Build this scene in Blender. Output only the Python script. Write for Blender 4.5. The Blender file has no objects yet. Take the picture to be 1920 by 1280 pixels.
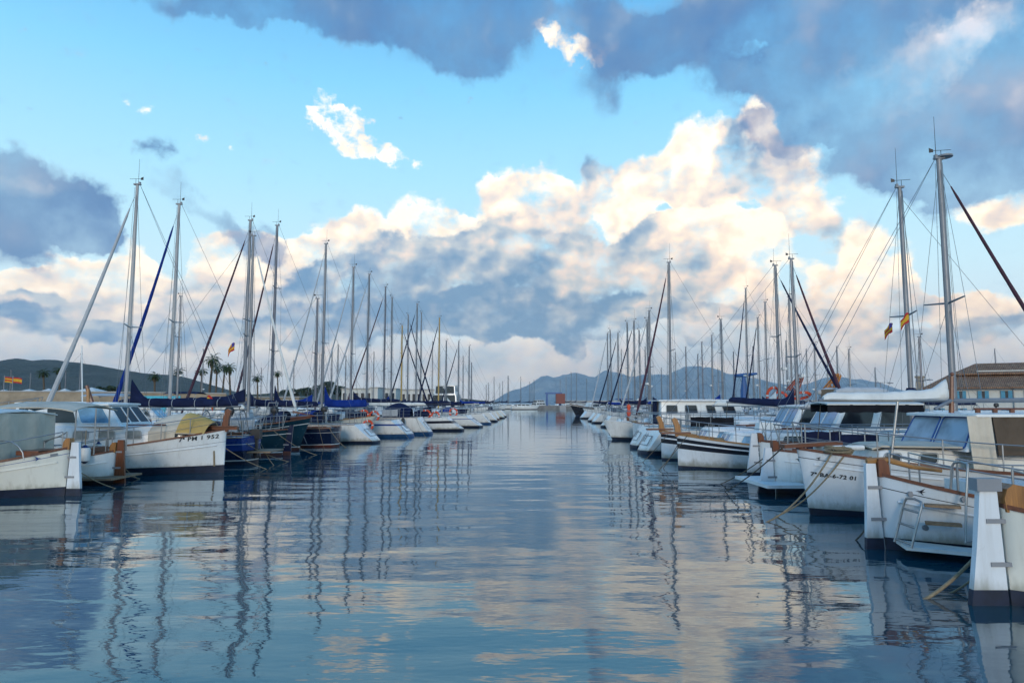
import bpy, bmesh, math, random
from mathutils import Vector, Matrix
import numpy as np
PI = math.pi
R = math.radians
sc = bpy.context.scene
COL = sc.collection
rnd = random.Random(7)

# ---------------------------------------------------------------- camera
CAM_H = 2.1
PITCH = R(5.13)
F = 1280.0                       # focal length in units of the 1920 px wide photograph (24 mm on 36 mm)
cam = bpy.data.cameras.new('camera')
cam.lens, cam.sensor_width = 24.0, 36.0
cam.clip_start, cam.clip_end = 0.1, 60000
camo = bpy.data.objects.new('camera', cam)
COL.objects.link(camo)
camo.location = (0, 0, CAM_H)
camo.rotation_euler = (PI / 2 + PITCH, 0, 0)
sc.camera = camo
sc.view_settings.view_transform = 'Standard'
sc.view_settings.look = 'None'
sc.view_settings.exposure = 0.26
sc.view_settings.gamma = 1.0

def ray(px, py):
    """direction of a photo pixel in world space"""
    X, Z = (px - 960) / F, (640 - py) / F
    return Vector((X, math.cos(PITCH) - Z * math.sin(PITCH), math.sin(PITCH) + Z * math.cos(PITCH)))

def at(px, py, d):
    """point on the ray of a pixel at forward distance d (world y)"""
    r = ray(px, py)
    return Vector((r.x / r.y * d, d, CAM_H + r.z / r.y * d))

def xat(px, d, py=755):
    return at(px, py, d).x

def azel(px, py):
    r = ray(px, py)
    return math.degrees(math.atan2(r.x, r.y)), math.degrees(math.atan2(r.z, math.hypot(r.x, r.y)))

def lin(c):
    out = []
    for v in c[:3]:
        v /= 255.0
        out.append(v / 12.92 if v <= 0.04045 else ((v + 0.055) / 1.055) ** 2.4)
    return tuple(out) + (1.0,)

# ---------------------------------------------------------------- node maths helper
class E:
    """a float socket one can do arithmetic with"""
    tree = None
    def __init__(s, sock): s.s = sock
    @staticmethod
    def op(o, *a, clamp=False):
        n = E.tree.nodes.new('ShaderNodeMath'); n.operation = o; n.use_clamp = clamp
        for i, v in enumerate(a):
            if isinstance(v, E): E.tree.links.new(v.s, n.inputs[i])
            else: n.inputs[i].default_value = v
        return E(n.outputs[0])
    def __add__(s, o): return E.op('ADD', s, o)
    __radd__ = __add__
    def __sub__(s, o): return E.op('SUBTRACT', s, o)
    def __rsub__(s, o): return E.op('SUBTRACT', o, s)
    def __mul__(s, o): return E.op('MULTIPLY', s, o)
    __rmul__ = __mul__
    def __truediv__(s, o): return E.op('DIVIDE', s, o)
def smooth(e, a, b):
    n = E.tree.nodes.new('ShaderNodeMapRange'); n.interpolation_type = 'SMOOTHSTEP'
    E.tree.links.new(e.s, n.inputs[0]); n.inputs[1].default_value = a; n.inputs[2].default_value = b
    return E(n.outputs[0])
def xyz(x, y, z=0.0):
    n = E.tree.nodes.new('ShaderNodeCombineXYZ')
    for i, v in enumerate((x, y, z)):
        if isinstance(v, E): E.tree.links.new(v.s, n.inputs[i])
        else: n.inputs[i].default_value = v
    return n.outputs[0]
def noise2(vec, scale, detail=6, rough=.55, col=False, lac=2.0, kind='FBM', dim='2D'):
    n = E.tree.nodes.new('ShaderNodeTexNoise'); n.noise_dimensions = dim; n.noise_type = kind
    E.tree.links.new(vec, n.inputs['Vector'])
    n.inputs['Scale'].default_value = scale; n.inputs['Detail'].default_value = detail
    n.inputs['Roughness'].default_value = rough; n.inputs['Lacunarity'].default_value = lac
    return n.outputs['Color'] if col else E(n.outputs[0])
def ramp(e, stops):
    n = E.tree.nodes.new('ShaderNodeValToRGB'); cr = n.color_ramp; cr.interpolation = 'LINEAR'
    while len(cr.elements) < len(stops): cr.elements.new(.5)
    for el, (p, c) in zip(cr.elements, stops): el.position = p; el.color = c
    E.tree.links.new(e.s, n.inputs[0])
    return n.outputs[0]
def mixc(f, a, b, blend='MIX'):
    n = E.tree.nodes.new('ShaderNodeMix'); n.data_type = 'RGBA'; n.blend_type = blend
    for i, v in ((0, f), (6, a), (7, b)):
        if isinstance(v, E): E.tree.links.new(v.s, n.inputs[i])
        elif isinstance(v, bpy.types.NodeSocket): E.tree.links.new(v, n.inputs[i])
        else: n.inputs[i].default_value = v
    return n.outputs[2]

SUN_EL, SUN_AZ = R(14), R(181)      # low sun right behind the camera (azimuth clockwise from +Y)
# ---------------------------------------------------------------- sky: clear evening sky and two cloud decks, laid out by compass direction and height
world = bpy.data.worlds.new('World'); sc.world = world; world.use_nodes = True
wt = world.node_tree; wt.nodes.clear(); E.tree = wt
def blob_sum(vec, blobs):
    """sum of soft ellipses at fixed bearings: returns weight and weight*tone"""
    W = T = None
    for b in blobs:
        px, py, rx, ry, rot, tone = b[:6]
        amp = b[6] if len(b) > 6 else 1.0
        u, v = azel(px, py)
        ku = abs(azel(px + 20, py)[0] - azel(px - 20, py)[0]) / 40
        kv = abs(azel(px, py + 20)[1] - azel(px, py - 20)[1]) / 40
        m = wt.nodes.new('ShaderNodeMapping'); m.vector_type = 'TEXTURE'
        wt.links.new(vec, m.inputs['Vector'])
        m.inputs['Location'].default_value = (u, v, 0)
        m.inputs['Rotation'].default_value = (0, 0, R(rot))
        m.inputs['Scale'].default_value = (rx * ku * 1.55, ry * kv * 1.55, 1)
        g = wt.nodes.new('ShaderNodeTexGradient'); g.gradient_type = 'SPHERICAL'
        wt.links.new(m.outputs[0], g.inputs[0])
        w = E(g.outputs['Fac'])
        if amp != 1.0: w = w * amp
        W = w if W is None else W + w
        T = w * tone if T is None else E.op('MULTIPLY_ADD', w, tone, T)
    return W, T

tc = wt.nodes.new('ShaderNodeTexCoord')
sep = wt.nodes.new('ShaderNodeSeparateXYZ'); wt.links.new(tc.outputs['Generated'], sep.inputs[0])
dx, dy, dz = (E(o) for o in sep.outputs)
az = E.op('ARCTAN2', dx, dy) * (180 / PI)
el = E.op('ARCSINE', dz) * (180 / PI)
uv = xyz(az, el)

# cumulus decks, far to near: px, py, rx, ry, rotation, tone (0 blue-grey shade .. 1 sunlit cream)
BACK = [
 (225, 505, 70, 50, 0, .98), (115, 525, 80, 38, 0, .92), (15, 550, 55, 36, 0, .85), (185, 560, 120, 60, 0, .75),
 (395, 500, 80, 52, 0, .94), (460, 475, 60, 38, 0, .9), (560, 490, 80, 60, 0, .88), (640, 470, 90, 46, 0, .80), (670, 436, 42, 30, 0, .98), (420, 560, 120, 50, 0, .62),
 (765, 412, 62, 46, 0, 1.08), (885, 426, 44, 26, 0, 1.05), (820, 450, 90, 40, 0, .8),
 (985, 345, 55, 40, 0, 1.02), (985, 400, 80, 55, 0, .72), (1045, 400, 55, 48, 0, .75), (1108, 320, 26, 58, 10, .22, .75),
 (1150, 385, 46, 42, 0, .95), (1190, 440, 46, 46, 0, 1.05), (1215, 325, 78, 38, 0, .86), (1312, 275, 48, 56, 0, 1.1), (1388, 300, 34, 58, 12, -.1, 1.2), (1428, 250, 34, 66, 10, .98),
 (1460, 320, 82, 46, 0, .88), (1350, 345, 85, 40, 0, .86), (1480, 375, 75, 44, 0, .80), (1495, 430, 50, 34, 0, .7), (1250, 380, 60, 35, 0, .8),
 (1890, 385, 85, 34, 0, .88), (1600, 440, 60, 34, 0, .62),
 (305, 465, 42, 60, 0, .5, -1.0), (1505, 470, 34, 44, 0, .5, -.8), (1235, 398, 48, 13, 0, .6, -.8), (55, 497, 50, 16, 0, .6, -.7), (555, 432, 40, 22, 0, .6, -.7), (930, 470, 40, 30, 0, .6, -.5),
]
MIDDLE = [
 (720, 500, 120, 58, 0, .42), (860, 485, 130, 55, 0, .36), (780, 560, 230, 55, 0, .22), (950, 520, 110, 65, 0, .34), (640, 560, 100, 50, 0, .36), (1050, 480, 70, 55, 0, .62), (1100, 540, 110, 60, 0, .48), (480, 590, 130, 45, 0, .5), (960, 450, 60, 40, 0, .56),
 (1390, 432, 78, 42, 0, 1.12), (1420, 485, 80, 50, 0, 1.2), (1330, 415, 66, 30, 0, 1.0), (1260, 425, 56, 30, 0, .86), (1270, 480, 90, 55, 0, .5), (1190, 510, 75, 52, 0, .52), (1320, 525, 90, 45, 0, .62), (1390, 560, 120, 38, 0, .85),
 (1640, 470, 62, 46, 0, 1.02), (1590, 535, 90, 50, 0, 1.0), (1690, 540, 95, 48, 0, .86), (1620, 590, 140, 30, 0, .66), (1850, 570, 80, 34, 0, .84), (1790, 590, 80, 30, 0, .7),
 (1760, 500, 80, 34, 0, .6, -.9), (1480, 545, 40, 40, 0, .6, -.6), (1870, 500, 90, 50, 0, .6, -.9), (560, 545, 60, 26, 0, .5, -.5),
 (60, 585, 110, 40, 0, .55), (180, 600, 120, 40, 0, .6), (300, 610, 110, 36, 0, .6),
]
FRONT = [
 (960, 585, 210, 42, 0, .05), (780, 590, 200, 40, 0, .08), (1000, 610, 160, 26, 0, .25), (1180, 590, 110, 30, 0, .36), (640, 600, 110, 30, 0, .3), (1290, 592, 140, 22, 0, .46),
 (40, 575, 75, 24, 0, -.05), (140, 625, 110, 24, 0, .3), (300, 640, 110, 22, 0, .45), (440, 620, 100, 24, 0, .4), (560, 640, 110, 22, 0, .55), (1068, 652, 30, 15, 0, -.1, 1.1), (1560, 605, 120, 22, 0, .6), (1850, 610, 110, 28, 0, .45), (1700, 640, 120, 18, 0, .5), (1310, 640, 60, 12, 0, .3, .8),
]
WISPS = [
 (650, 240, 62, 24, -32, 1.15, 1.25), (665, 225, 34, 20, 0, 1.15), (610, 226, 34, 10, -10, 1.1, .9), (722, 285, 46, 22, -30, 1.15, 1.1), (384, 256, 18, 8, 0, 1.1, .5), (374, 287, 18, 7, 0, 1.1, .5), (440, 262, 20, 10, 0, 1.1, .5),
 (1050, 62, 40, 18, -25, 1.0, .95), (1125, 98, 26, 18, 0, .95, .85),
 (600, 232, 30, 12, -20, 1.0, .7), (760, 300, 30, 12, -30, 1.0, .6), (240, 200, 34, 14, 0, 1.0, .5), (1010, 40, 40, 20, 0, .9, .6), (1080, 80, 60, 24, -20, .9, .6),
]
VEIL = [
 (100, 640, 260, 40, 0, .74), (400, 640, 260, 36, 0, .72), (760, 650, 280, 30, 0, .86), (960, 680, 320, 26, 0, .76), (1260, 650, 220, 26, 0, .62), (1450, 670, 260, 30, 0, .74), (1750, 660, 260, 34, 0, .76), (640, 690, 500, 26, 0, .72), (1500, 700, 500, 24, 0, .7), (1350, 600, 180, 30, 0, .7), (560, 600, 200, 40, 0, .7),
]
# nearer, darker deck, softer edges
NEAR = [
 (20, 350, 120, 80, 0, .25), (100, 390, 100, 78, 0, .10), (40, 440, 110, 50, 0, .22), (150, 400, 48, 62, 0, .04), (20, 290, 60, 45, 0, .3), (55, 345, 50, 26, 0, .75), (160, 455, 40, 28, 0, .05),
 (268, 295, 20, 18, 0, .2, .75), (330, 365, 70, 26, -15, .3, .62), (420, 405, 60, 26, -28, .2, .8), (490, 430, 62, 36, -30, .12, 1.0), (535, 465, 42, 28, -20, .12, .9),
 (650, 10, 330, 52, 0, .12), (840, 60, 150, 72, -8, .08), (905, 95, 70, 50, 0, .14), (420, 0, 130, 28, 0, .15), (760, 30, 200, 50, 0, .05), (960, 20, 70, 60, 0, .3),
 (1230, 90, 130, 62, -15, .08), (1180, 130, 110, 42, 10, .10), (1330, 30, 260, 62, 0, .18), (1480, 130, 120, 90, 0, .14), (1600, 40, 260, 80, 0, .30), (1480, 210, 70, 46, 0, .2),
 (1700, 230, 230, 72, 10, .22), (1600, 180, 130, 46, 25, .45), (1850, 300, 190, 66, 0, .20), (1840, 180, 150, 80, 0, .42), (1590, 220, 70, 34, 0, .05), (1700, 300, 110, 50, 0, .2), (1780, 330, 90, 50, 0, .25),
 (1760, 105, 120, 36, 25, 1.3, .9), (1850, 55, 80, 36, 15, 1.5, .9), (1620, 150, 90, 22, 28, 1.1, .7), (1540, 235, 60, 20, 10, .6, -.9), (1400, 85, 50, 18, 10, .7, -.8), (1450, 175, 60, 16, -15, .6, -.6), (1910, 20, 60, 70, 0, .1), (1720, 20, 150, 40, 0, .1),
]
warp1 = noise2(uv, .11, 4, .5, col=True)
def warped(vec, w, amp):
    a = wt.nodes.new('ShaderNodeVectorMath'); a.operation = 'MULTIPLY_ADD'
    wt.links.new(w, a.inputs[0]); a.inputs[1].default_value = (amp, amp * .8, 0)
    b = wt.nodes.new('ShaderNodeVectorMath'); b.operation = 'ADD'
    wt.links.new(vec, a.inputs[2]); wt.links.new(a.outputs[0], b.inputs[0]); b.inputs[1].default_value = (-amp * .5, -amp * .4, 0)
    return b.outputs[0]
def shifted(vec, x, y):
    b = wt.nodes.new('ShaderNodeVectorMath'); b.operation = 'ADD'
    wt.links.new(vec, b.inputs[0]); b.inputs[1].default_value = (x, y, 0)
    return b.outputs[0]
# --- clear sky
skyt = wt.nodes.new('ShaderNodeTexSky'); skyt.sky_type = 'NISHITA'; skyt.sun_disc = False
skyt.sun_elevation = SUN_EL; skyt.sun_rotation = SUN_AZ
skyt.air_density = 1.0; skyt.dust_density = .6; skyt.ozone_density = 3.0
STR = .1
clear = ramp(el / 90, [(0.0, lin((238, 234, 232))), (.045, lin((232, 239, 243))), (.11, lin((210, 241, 250))), (.20, lin((172, 228, 252))), (.28, lin((134, 210, 250))), (.40, lin((66, 154, 222))), (1.0, lin((40, 96, 170)))])
clear = mixc(1.0, clear, (1.06 / STR, 1.06 / STR, 1.06 / STR, 1), 'MULTIPLY')
clear = mixc(.12, clear, skyt.outputs[0])
# --- cumulus decks
stretch = xyz(az, el * 1.3)
warpF = noise2(uv, .16, 6, .58, col=True)
STOPS = [(0.0, lin((114, 150, 184))), (.25, lin((152, 174, 195))), (.45, lin((193, 201, 206))), (.62, lin((232, 219, 210))), (.8, lin((252, 236, 216))), (1.0, lin((255, 250, 238)))]
warm = (1.0 - smooth(el, 7, 19)) * smooth(az, -30, 12)      # evening light is yellower low over the sea
def puffs(vec, scale, detail):
    n = wt.nodes.new('ShaderNodeTexVoronoi'); n.voronoi_dimensions = '2D'; n.feature = 'SMOOTH_F1'
    wt.links.new(vec, n.inputs['Vector']); n.inputs['Scale'].default_value = scale; n.inputs['Detail'].default_value = detail
    n.inputs['Roughness'].default_value = .55; n.inputs['Smoothness'].default_value = .5; n.normalize = True
    return E(n.outputs['Distance'])
def deck(blobs, seed, soft, thr, puff=.27, amp=1.05, lum=1.08, nscale=.22, puffy=True):
    vw = warped(uv, warpF, 4.4) if seed == 0 else warped(uv, noise2(shifted(uv, seed, 2 * seed), .17, 5, .58, col=True), 4.4)
    w, tn = blob_sum(vw, blobs)
    st = shifted(stretch, seed * 1.7, seed)
    pv = warped(st, noise2(st, .5, 4, .55, col=True), 1.6)
    p1 = puffs(pv, puff, 2.5) if puffy else noise2(pv, puff * 2, 2, .5) - .15
    p2 = puffs(shifted(pv, -.45, .8), puff, 2.5) if puffy else p1
    n1 = noise2(st, nscale, 8, .58)
    lo = noise2(shifted(st, 3, 8), .2, 3, .5)
    lo2 = noise2(shifted(st, 2.1, 9.3), .2, 3, .5)
    cov = E.op('MINIMUM', w, .6) + (n1 - .5) * amp - (p1 - .35) * .45 - thr
    al = smooth(cov, 0.0, soft)
    sh = tn / E.op('MAXIMUM', w, .02) + (p2 - p1) * .95 + (lo - lo2) * 1.25 + (n1 - .5) * .5 - .11
    sh = sh + (1.0 - smooth(cov, .04, .40)) * .16
    c = ramp(sh, STOPS)
    c = mixc(1.0, c, (lum / STR, lum / STR, lum / STR, 1), 'MULTIPLY')
    c = mixc(warm, c, mixc(1.0, c, (1.0, .93, .87, 1), 'MULTIPLY'))
    return al, mixc(smooth(sh, .70, 1.2), c, mixc(1.0, c, (1.30, 1.15, .98, 1), 'MULTIPLY'))
aV, cV = deck(VEIL, 41, .7, .05, .4, .9, 1.1, puffy=False)
aW, cW = deck(WISPS, 53, .55, .30, .5, 1.7, 1.06, .55, False)
aB, cB = deck(BACK, 0, .36, .30)
aM, cM = deck(MIDDLE, 13, .38, .27)
aFr, cFr = deck(FRONT, 27, .40, .26, .35)
far = mixc(aW, clear, cW)
far = mixc(aB, far, cB)
far = mixc(aM, far, cM)
far = mixc(aV * .7, far, cV)
far = mixc(aFr * .95, far, cFr)
# --- near deck
uvN = warped(warped(uv, noise2(shifted(uv, 31, 7), .09, 6, .6, col=True), 9.0), noise2(shifted(uv, 61, 17), .35, 5, .6, col=True), 2.2)
wN, tN = blob_sum(uvN, NEAR)
nN = noise2(shifted(uv, 11.3, 5.1), .13, 8, .56)
nN2 = noise2(shifted(uv, 10.2, 6.8), .13, 4, .5)
nNs = noise2(shifted(uv, 11.3, 5.1), .13, 4, .5)
covN = E.op('MINIMUM', wN, .75) + (nN - .5) * 1.15 - .20
aN = smooth(covN, -.06, .80) * .96
toneN = tN / E.op('MAXIMUM', wN, .02)
shadeN = toneN + (nNs - nN2) * 1.1 + (nN - .5) * .6 + (1.0 - smooth(covN, .05, .5)) * .12
colN = ramp(shadeN, [(0.0, lin((80, 118, 170))), (.25, lin((98, 134, 178))), (.5, lin((135, 159, 190))), (.75, lin((186, 193, 205))), (1.0, lin((232, 226, 226)))])
colN = mixc(smooth(az, 8, 30) * .75, colN, mixc(1.0, colN, (1.06, .96, .96, 1), 'MULTIPLY'))
colN = mixc(1.0, colN, (1 / STR, 1 / STR, 1 / STR, 1), 'MULTIPLY')
final = mixc(aN, far, colN)
bg = wt.nodes.new('ShaderNodeBackground'); wt.links.new(final, bg.inputs[0]); bg.inputs[1].default_value = STR
wo = wt.nodes.new('ShaderNodeOutputWorld'); wt.links.new(bg.outputs[0], wo.inputs[0])
world.cycles.sampling_method = 'MANUAL'; world.cycles.sample_map_resolution = 512

sun = bpy.data.lights.new('sun', 'SUN'); sun.energy = 1.3; sun.angle = R(14); sun.color = (1.0, .87, .72)
suno = bpy.data.objects.new('sun', sun); COL.objects.link(suno)
sd = Vector((math.sin(SUN_AZ) * math.cos(SUN_EL), math.cos(SUN_AZ) * math.cos(SUN_EL), math.sin(SUN_EL)))
suno.rotation_euler = (-sd).to_track_quat('-Z', 'Y').to_euler()
# ---------------------------------------------------------------- materials
MATS = {}
def new_mat(name):
    m = bpy.data.materials.new(name); m.use_nodes = True
    E.tree = m.node_tree
    return m, m.node_tree, m.node_tree.nodes['Principled BSDF']
def tcoord(t, kind='Object'):
    n = t.nodes.new('ShaderNodeTexCoord'); return n.outputs[kind]
def vscale(t, vec, s):
    n = t.nodes.new('ShaderNodeVectorMath'); n.operation = 'MULTIPLY'
    t.links.new(vec, n.inputs[0]); n.inputs[1].default_value = s
    return n.outputs[0]
def bump(t, h, strength, dist, normal=None):
    n = t.nodes.new('ShaderNodeBump'); n.inputs['Strength'].default_value = strength; n.inputs['Distance'].default_value = dist
    t.links.new(h.s, n.inputs['Height'])
    if normal is not None: t.links.new(normal, n.inputs['Normal'])
    return n.outputs[0]
# ---------------------------------------------------------------- water
def water_material():
    m, t, p = new_mat('harbour_water')
    t.nodes.remove(p)
    pos = t.nodes.new('ShaderNodeNewGeometry').outputs['Position']
    big = noise2(vscale(t, pos, (.22, .62, 1)), 1.0, 2, .45)
    mid = noise2(vscale(t, pos, (1.5, 3.4, 1)), 1.0, 2, .5)
    fine = noise2(vscale(t, pos, (4.0, 11, 1)), 1.0, 2, .5)
    gust = smooth(noise2(vscale(t, pos, (.035, .05, 1)), 1.0, 2, .5), .42, .62)
    sp = t.nodes.new('ShaderNodeSeparateXYZ'); t.links.new(pos, sp.inputs[0])
    near = 1.0 - smooth(E(sp.outputs[1]), 8, 45) * .78           # the chop dies away along the sheltered fairway
    h = (big * .050 + mid * .0038) * near + fine * (gust * .0010 + .0002)
    nrm = bump(t, h, 1.0, 1.0)
    fr = t.nodes.new('ShaderNodeFresnel'); fr.inputs['IOR'].default_value = 2.0
    t.links.new(nrm, fr.inputs['Normal'])
    gl = t.nodes.new('ShaderNodeBsdfGlossy'); gl.inputs['Roughness'].default_value = .03
    gl.inputs['Color'].default_value = (.90, .97, 1, 1); t.links.new(nrm, gl.inputs['Normal'])
    df = t.nodes.new('ShaderNodeBsdfDiffuse'); df.inputs['Color'].default_value = (.000, .046, .072, 1)
    mx = t.nodes.new('ShaderNodeMixShader')
    t.links.new(fr.outputs[0], mx.inputs[0]); t.links.new(df.outputs[0], mx.inputs[1]); t.links.new(gl.outputs[0], mx.inputs[2])
    t.links.new(mx.outputs[0], t.nodes['Material Output'].inputs[0])
    return m
wm = bpy.data.meshes.new('water')
S = 11000
wm.from_pydata([(-S, -600, 0), (S, -600, 0), (S, 9600, 0), (-S, 9600, 0)], [], [(0, 1, 2, 3)])
wm.materials.append(water_material())
water = bpy.data.objects.new('water', wm); COL.objects.link(water); water['kind'] = 'structure'
# ---------------------------------------------------------------- materials for the things
def mat(name, rgb, rough=.5, metal=0.0, var=.08, scale=3.0, bumpy=0.0, bscale=40.0, spec=.5, coat=0.0, dirt=0.0, stretch=(1, 1, 1), weed=0.0):
    if name in MATS: return MATS[name]
    m, t, p = new_mat(name)
    oc = vscale(t, tcoord(t), stretch)
    n = noise2(oc, scale, 5, .6, dim='3D')
    c0 = tuple(max(0, v * (1 - var)) for v in rgb) + (1,); c1 = tuple(min(1, v * (1 + var)) for v in rgb) + (1,)
    col = ramp(n, [(.32, c0), (.68, c1)])
    if dirt:
        # run-off streaks and grime with their own shape
        st = noise2(vscale(t, tcoord(t), (2.2, 2.2, .18)), 2.6, 6, .65, dim='3D')
        f = smooth(st, .50, .78) * dirt
        col = mixc(f, col, (.26, .21, .15, 1))
    if weed:
        # green-brown scum and drips just above the waterline
        sp = t.nodes.new('ShaderNodeSeparateXYZ'); t.links.new(tcoord(t), sp.inputs[0])
        wn = noise2(vscale(t, tcoord(t), (3.5, 3.5, 1.2)), 1.6, 5, .65, dim='3D')
        f = (1.0 - smooth(E(sp.outputs[2]) - wn * .42, -.16, .12)) * weed
        col = mixc(f, col, (.17, .16, .095, 1))
        n4 = noise2(vscale(t, tcoord(t), (9, 9, .5)), 1.4, 4, .7, dim='3D')
        col = mixc(smooth(n4, .62, .80) * (weed * .55), col, (.30, .20, .11, 1))
    t.links.new(col, p.inputs['Base Color'])
    rr = noise2(oc, scale * 2.3, 4, .6, dim='3D')
    rv = (rr - .5) * .22 + rough
    t.links.new(rv.s, p.inputs['Roughness'])
    p.inputs['Metallic'].default_value = metal
    p.inputs['Specular IOR Level'].default_value = spec
    if coat: p.inputs['Coat Weight'].default_value = coat; p.inputs['Coat Roughness'].default_value = .08
    if bumpy:
        h = noise2(oc, bscale, 4, .6, dim='3D')
        t.links.new(bump(t, h, 1.0, bumpy), p.inputs['Normal'])
    MATS[name] = m
    return m
def wood(name, rgb, rough=.35, axis=0, coat=.4):
    if name in MATS: return MATS[name]
    m, t, p = new_mat(name)
    s = [14, 14, 14]; s[axis] = 1.2
    n = noise2(vscale(t, tcoord(t), tuple(s)), 2.0, 6, .65, dim='3D')
    col = ramp(n, [(.3, tuple(v * .55 for v in rgb) + (1,)), (.55, tuple(rgb) + (1,)), (.75, tuple(min(1, v * 1.35) for v in rgb) + (1,))])
    t.links.new(col, p.inputs['Base Color']); p.inputs['Roughness'].default_value = rough; p.inputs['Coat Weight'].default_value = coat
    t.links.new(bump(t, n, .4, .004), p.inputs['Normal'])
    MATS[name] = m
    return m
def glass(name, rgb, rough=.10):
    if name in MATS: return MATS[name]
    m, t, p = new_mat(name)
    n = noise2(tcoord(t), 2.5, 3, .5, dim='3D')
    col = ramp(n, [(.35, tuple(v * .6 for v in rgb) + (1,)), (.65, tuple(min(1, v * 1.3) for v in rgb) + (1,))])
    t.links.new(col, p.inputs['Base Color']); p.inputs['Roughness'].default_value = rough; p.inputs['Specular IOR Level'].default_value = .5
    MATS[name] = m
    return m
WHITE = mat('white_gelcoat', (.74, .75, .74), .28, var=.05, scale=1.3, dirt=.30, weed=.75, coat=.2)
CREAM = mat('cream_hull_paint', (.72, .70, .62), .3, var=.05, scale=1.2, dirt=.34, weed=.75, coat=.2)
COOLW = mat('cool_white_paint', (.66, .70, .74), .3, var=.05, scale=1.2, dirt=.30, weed=.75, coat=.2)
DECKW = mat('deck_white', (.36, .36, .34), .7, var=.1, scale=4, bumpy=.002, dirt=.2)
NAVY = mat('navy_hull', (.006, .013, .042), .25, var=.2, scale=1.5, coat=.15, spec=.35)
TEAL = mat('dark_teal_hull', (.005, .026, .042), .25, var=.2, scale=1.5, coat=.15, spec=.35)
ROYAL = mat('royal_blue_hull', (.010, .038, .19), .28, var=.2, scale=1.5, coat=.15, spec=.35)
BLACKH = mat('black_hull', (.018, .018, .022), .25, var=.2, coat=.4)
BOOT = mat('navy_antifouling', (.008, .014, .035), .55, var=.4, scale=5)
BOOTR = mat('brown_antifouling', (.10, .025, .015), .6, var=.4, scale=5)
BOOTB = mat('blue_antifouling', (.012, .06, .16), .55, var=.3, scale=5)
STRIPE = mat('dark_stripe', (.012, .012, .02), .35)
BLUESTR = mat('blue_stripe', (.02, .06, .25), .35)
WOOD = wood('varnished_mahogany', (.15, .048, .020), .42, coat=.15)
WOODV = wood('varnished_mahogany_upright', (.16, .05, .02), .4, axis=2, coat=.15)
GOLDW = wood('golden_varnished_wood', (.33, .16, .045), .4, coat=.15)
GOLDV = wood('golden_varnished_upright', (.34, .15, .04), .4, axis=2, coat=.15)
TEAK = wood('weathered_teak', (.26, .17, .10), .7, coat=0)
STEEL = mat('stainless_steel', (.30, .31, .32), .38, .7, var=.1)
ALU = mat('anodised_mast', (.19, .20, .22), .45, .35, var=.12, scale=1.5)
WMAST = mat('white_painted_mast', (.33, .335, .34), .4, var=.08)
DMAST = mat('dark_bronze_mast', (.12, .13, .16), .4, .5, var=.1)
YMAST = mat('yellow_varnished_spar', (.42, .27, .07), .35, var=.15, scale=2)
WIRE = mat('rigging_wire', (.16, .17, .19), .4, .6)
BLACK = mat('black_fitting', (.02, .02, .022), .5)
GREY = mat('grey_fitting', (.22, .23, .25), .5)
C_NAVY = mat('navy_canvas', (.010, .016, .050), .85, spec=.12, var=.35, scale=2.5, bumpy=.02, bscale=5)
C_BLUE = mat('royal_blue_canvas', (.007, .030, .20), .8, spec=.12, var=.25, scale=2.5, bumpy=.02, bscale=5)
C_WHITE = mat('white_canvas', (.66, .66, .63), .85, spec=.12, var=.08, scale=2.5, bumpy=.02, bscale=5, dirt=.15)
C_BEIGE = mat('beige_canvas', (.55, .49, .40), .9, spec=.12, var=.12, scale=2.0, bumpy=.03, bscale=3, dirt=.2)
C_TAN = mat('tan_canvas', (.48, .33, .12), .9, spec=.12, var=.15, scale=2.0, bumpy=.03, bscale=3)
OPENING_BROWN = mat('dark_opening_brown', (.10, .075, .055), .9, spec=.12, var=.2, scale=2.0, bumpy=.03, bscale=3)  # painted dark of the open wheelhouse side
C_BLACK = mat('black_canvas', (.012, .013, .018), .85, spec=.12, var=.3, bumpy=.02, bscale=5)
C_GREY = mat('grey_canvas', (.42, .44, .46), .85, spec=.12, var=.1, bumpy=.02, bscale=5)
C_TEALC = mat('green_canvas', (.02, .28, .22), .85, spec=.12, var=.2, bumpy=.02, bscale=5)
MAROON = mat('maroon_sail_roll', (.055, .018, .035), .8, var=.3, scale=3)
G_DARK = glass('dark_window', (.018, .022, .028))
G_BLUE = glass('blue_reflection_window', (.05, .14, .30))  # blue of a reflected cover is put into the pane colour
G_SKY = glass('pale_blue_window', (.16, .32, .48))
G_CURT = glass('curtained_window', (.26, .27, .25), .15)
VINYL = glass('clear_vinyl', (.26, .31, .38), .34)
FRAMEM = mat('window_frame_grey', (.36, .37, .37), .4)
ORANGE = mat('orange_lifebuoy', (.72, .07, .015), .5, var=.12)
REDM = mat('red_paint', (.14, .016, .012), .5, var=.15)
BLUEM = mat('blue_paint', (.02, .09, .27), .5, var=.15)
WPLAST = mat('white_plastic', (.72, .72, .70), .45, var=.06, dirt=.25)
NAVYP = mat('navy_plastic', (.012, .03, .12), .45)
ROPE = mat('tan_rope', (.24, .19, .12), .9, var=.25, scale=30, bumpy=.01, bscale=60)
ROPED = mat('dark_rope', (.09, .075, .055), .9, var=.25, scale=30)
FRED = mat('flag_red', (.40, .02, .02), .85); FYEL = mat('flag_yellow', (.58, .33, .02), .85); FBLU = mat('flag_blue', (.05, .04, .25), .85)
GRILL = mat('grey_netting', (.30, .30, .31), .8)
RUBBER = mat('rubber_grey', (.40, .41, .42), .6, var=.08)

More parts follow.
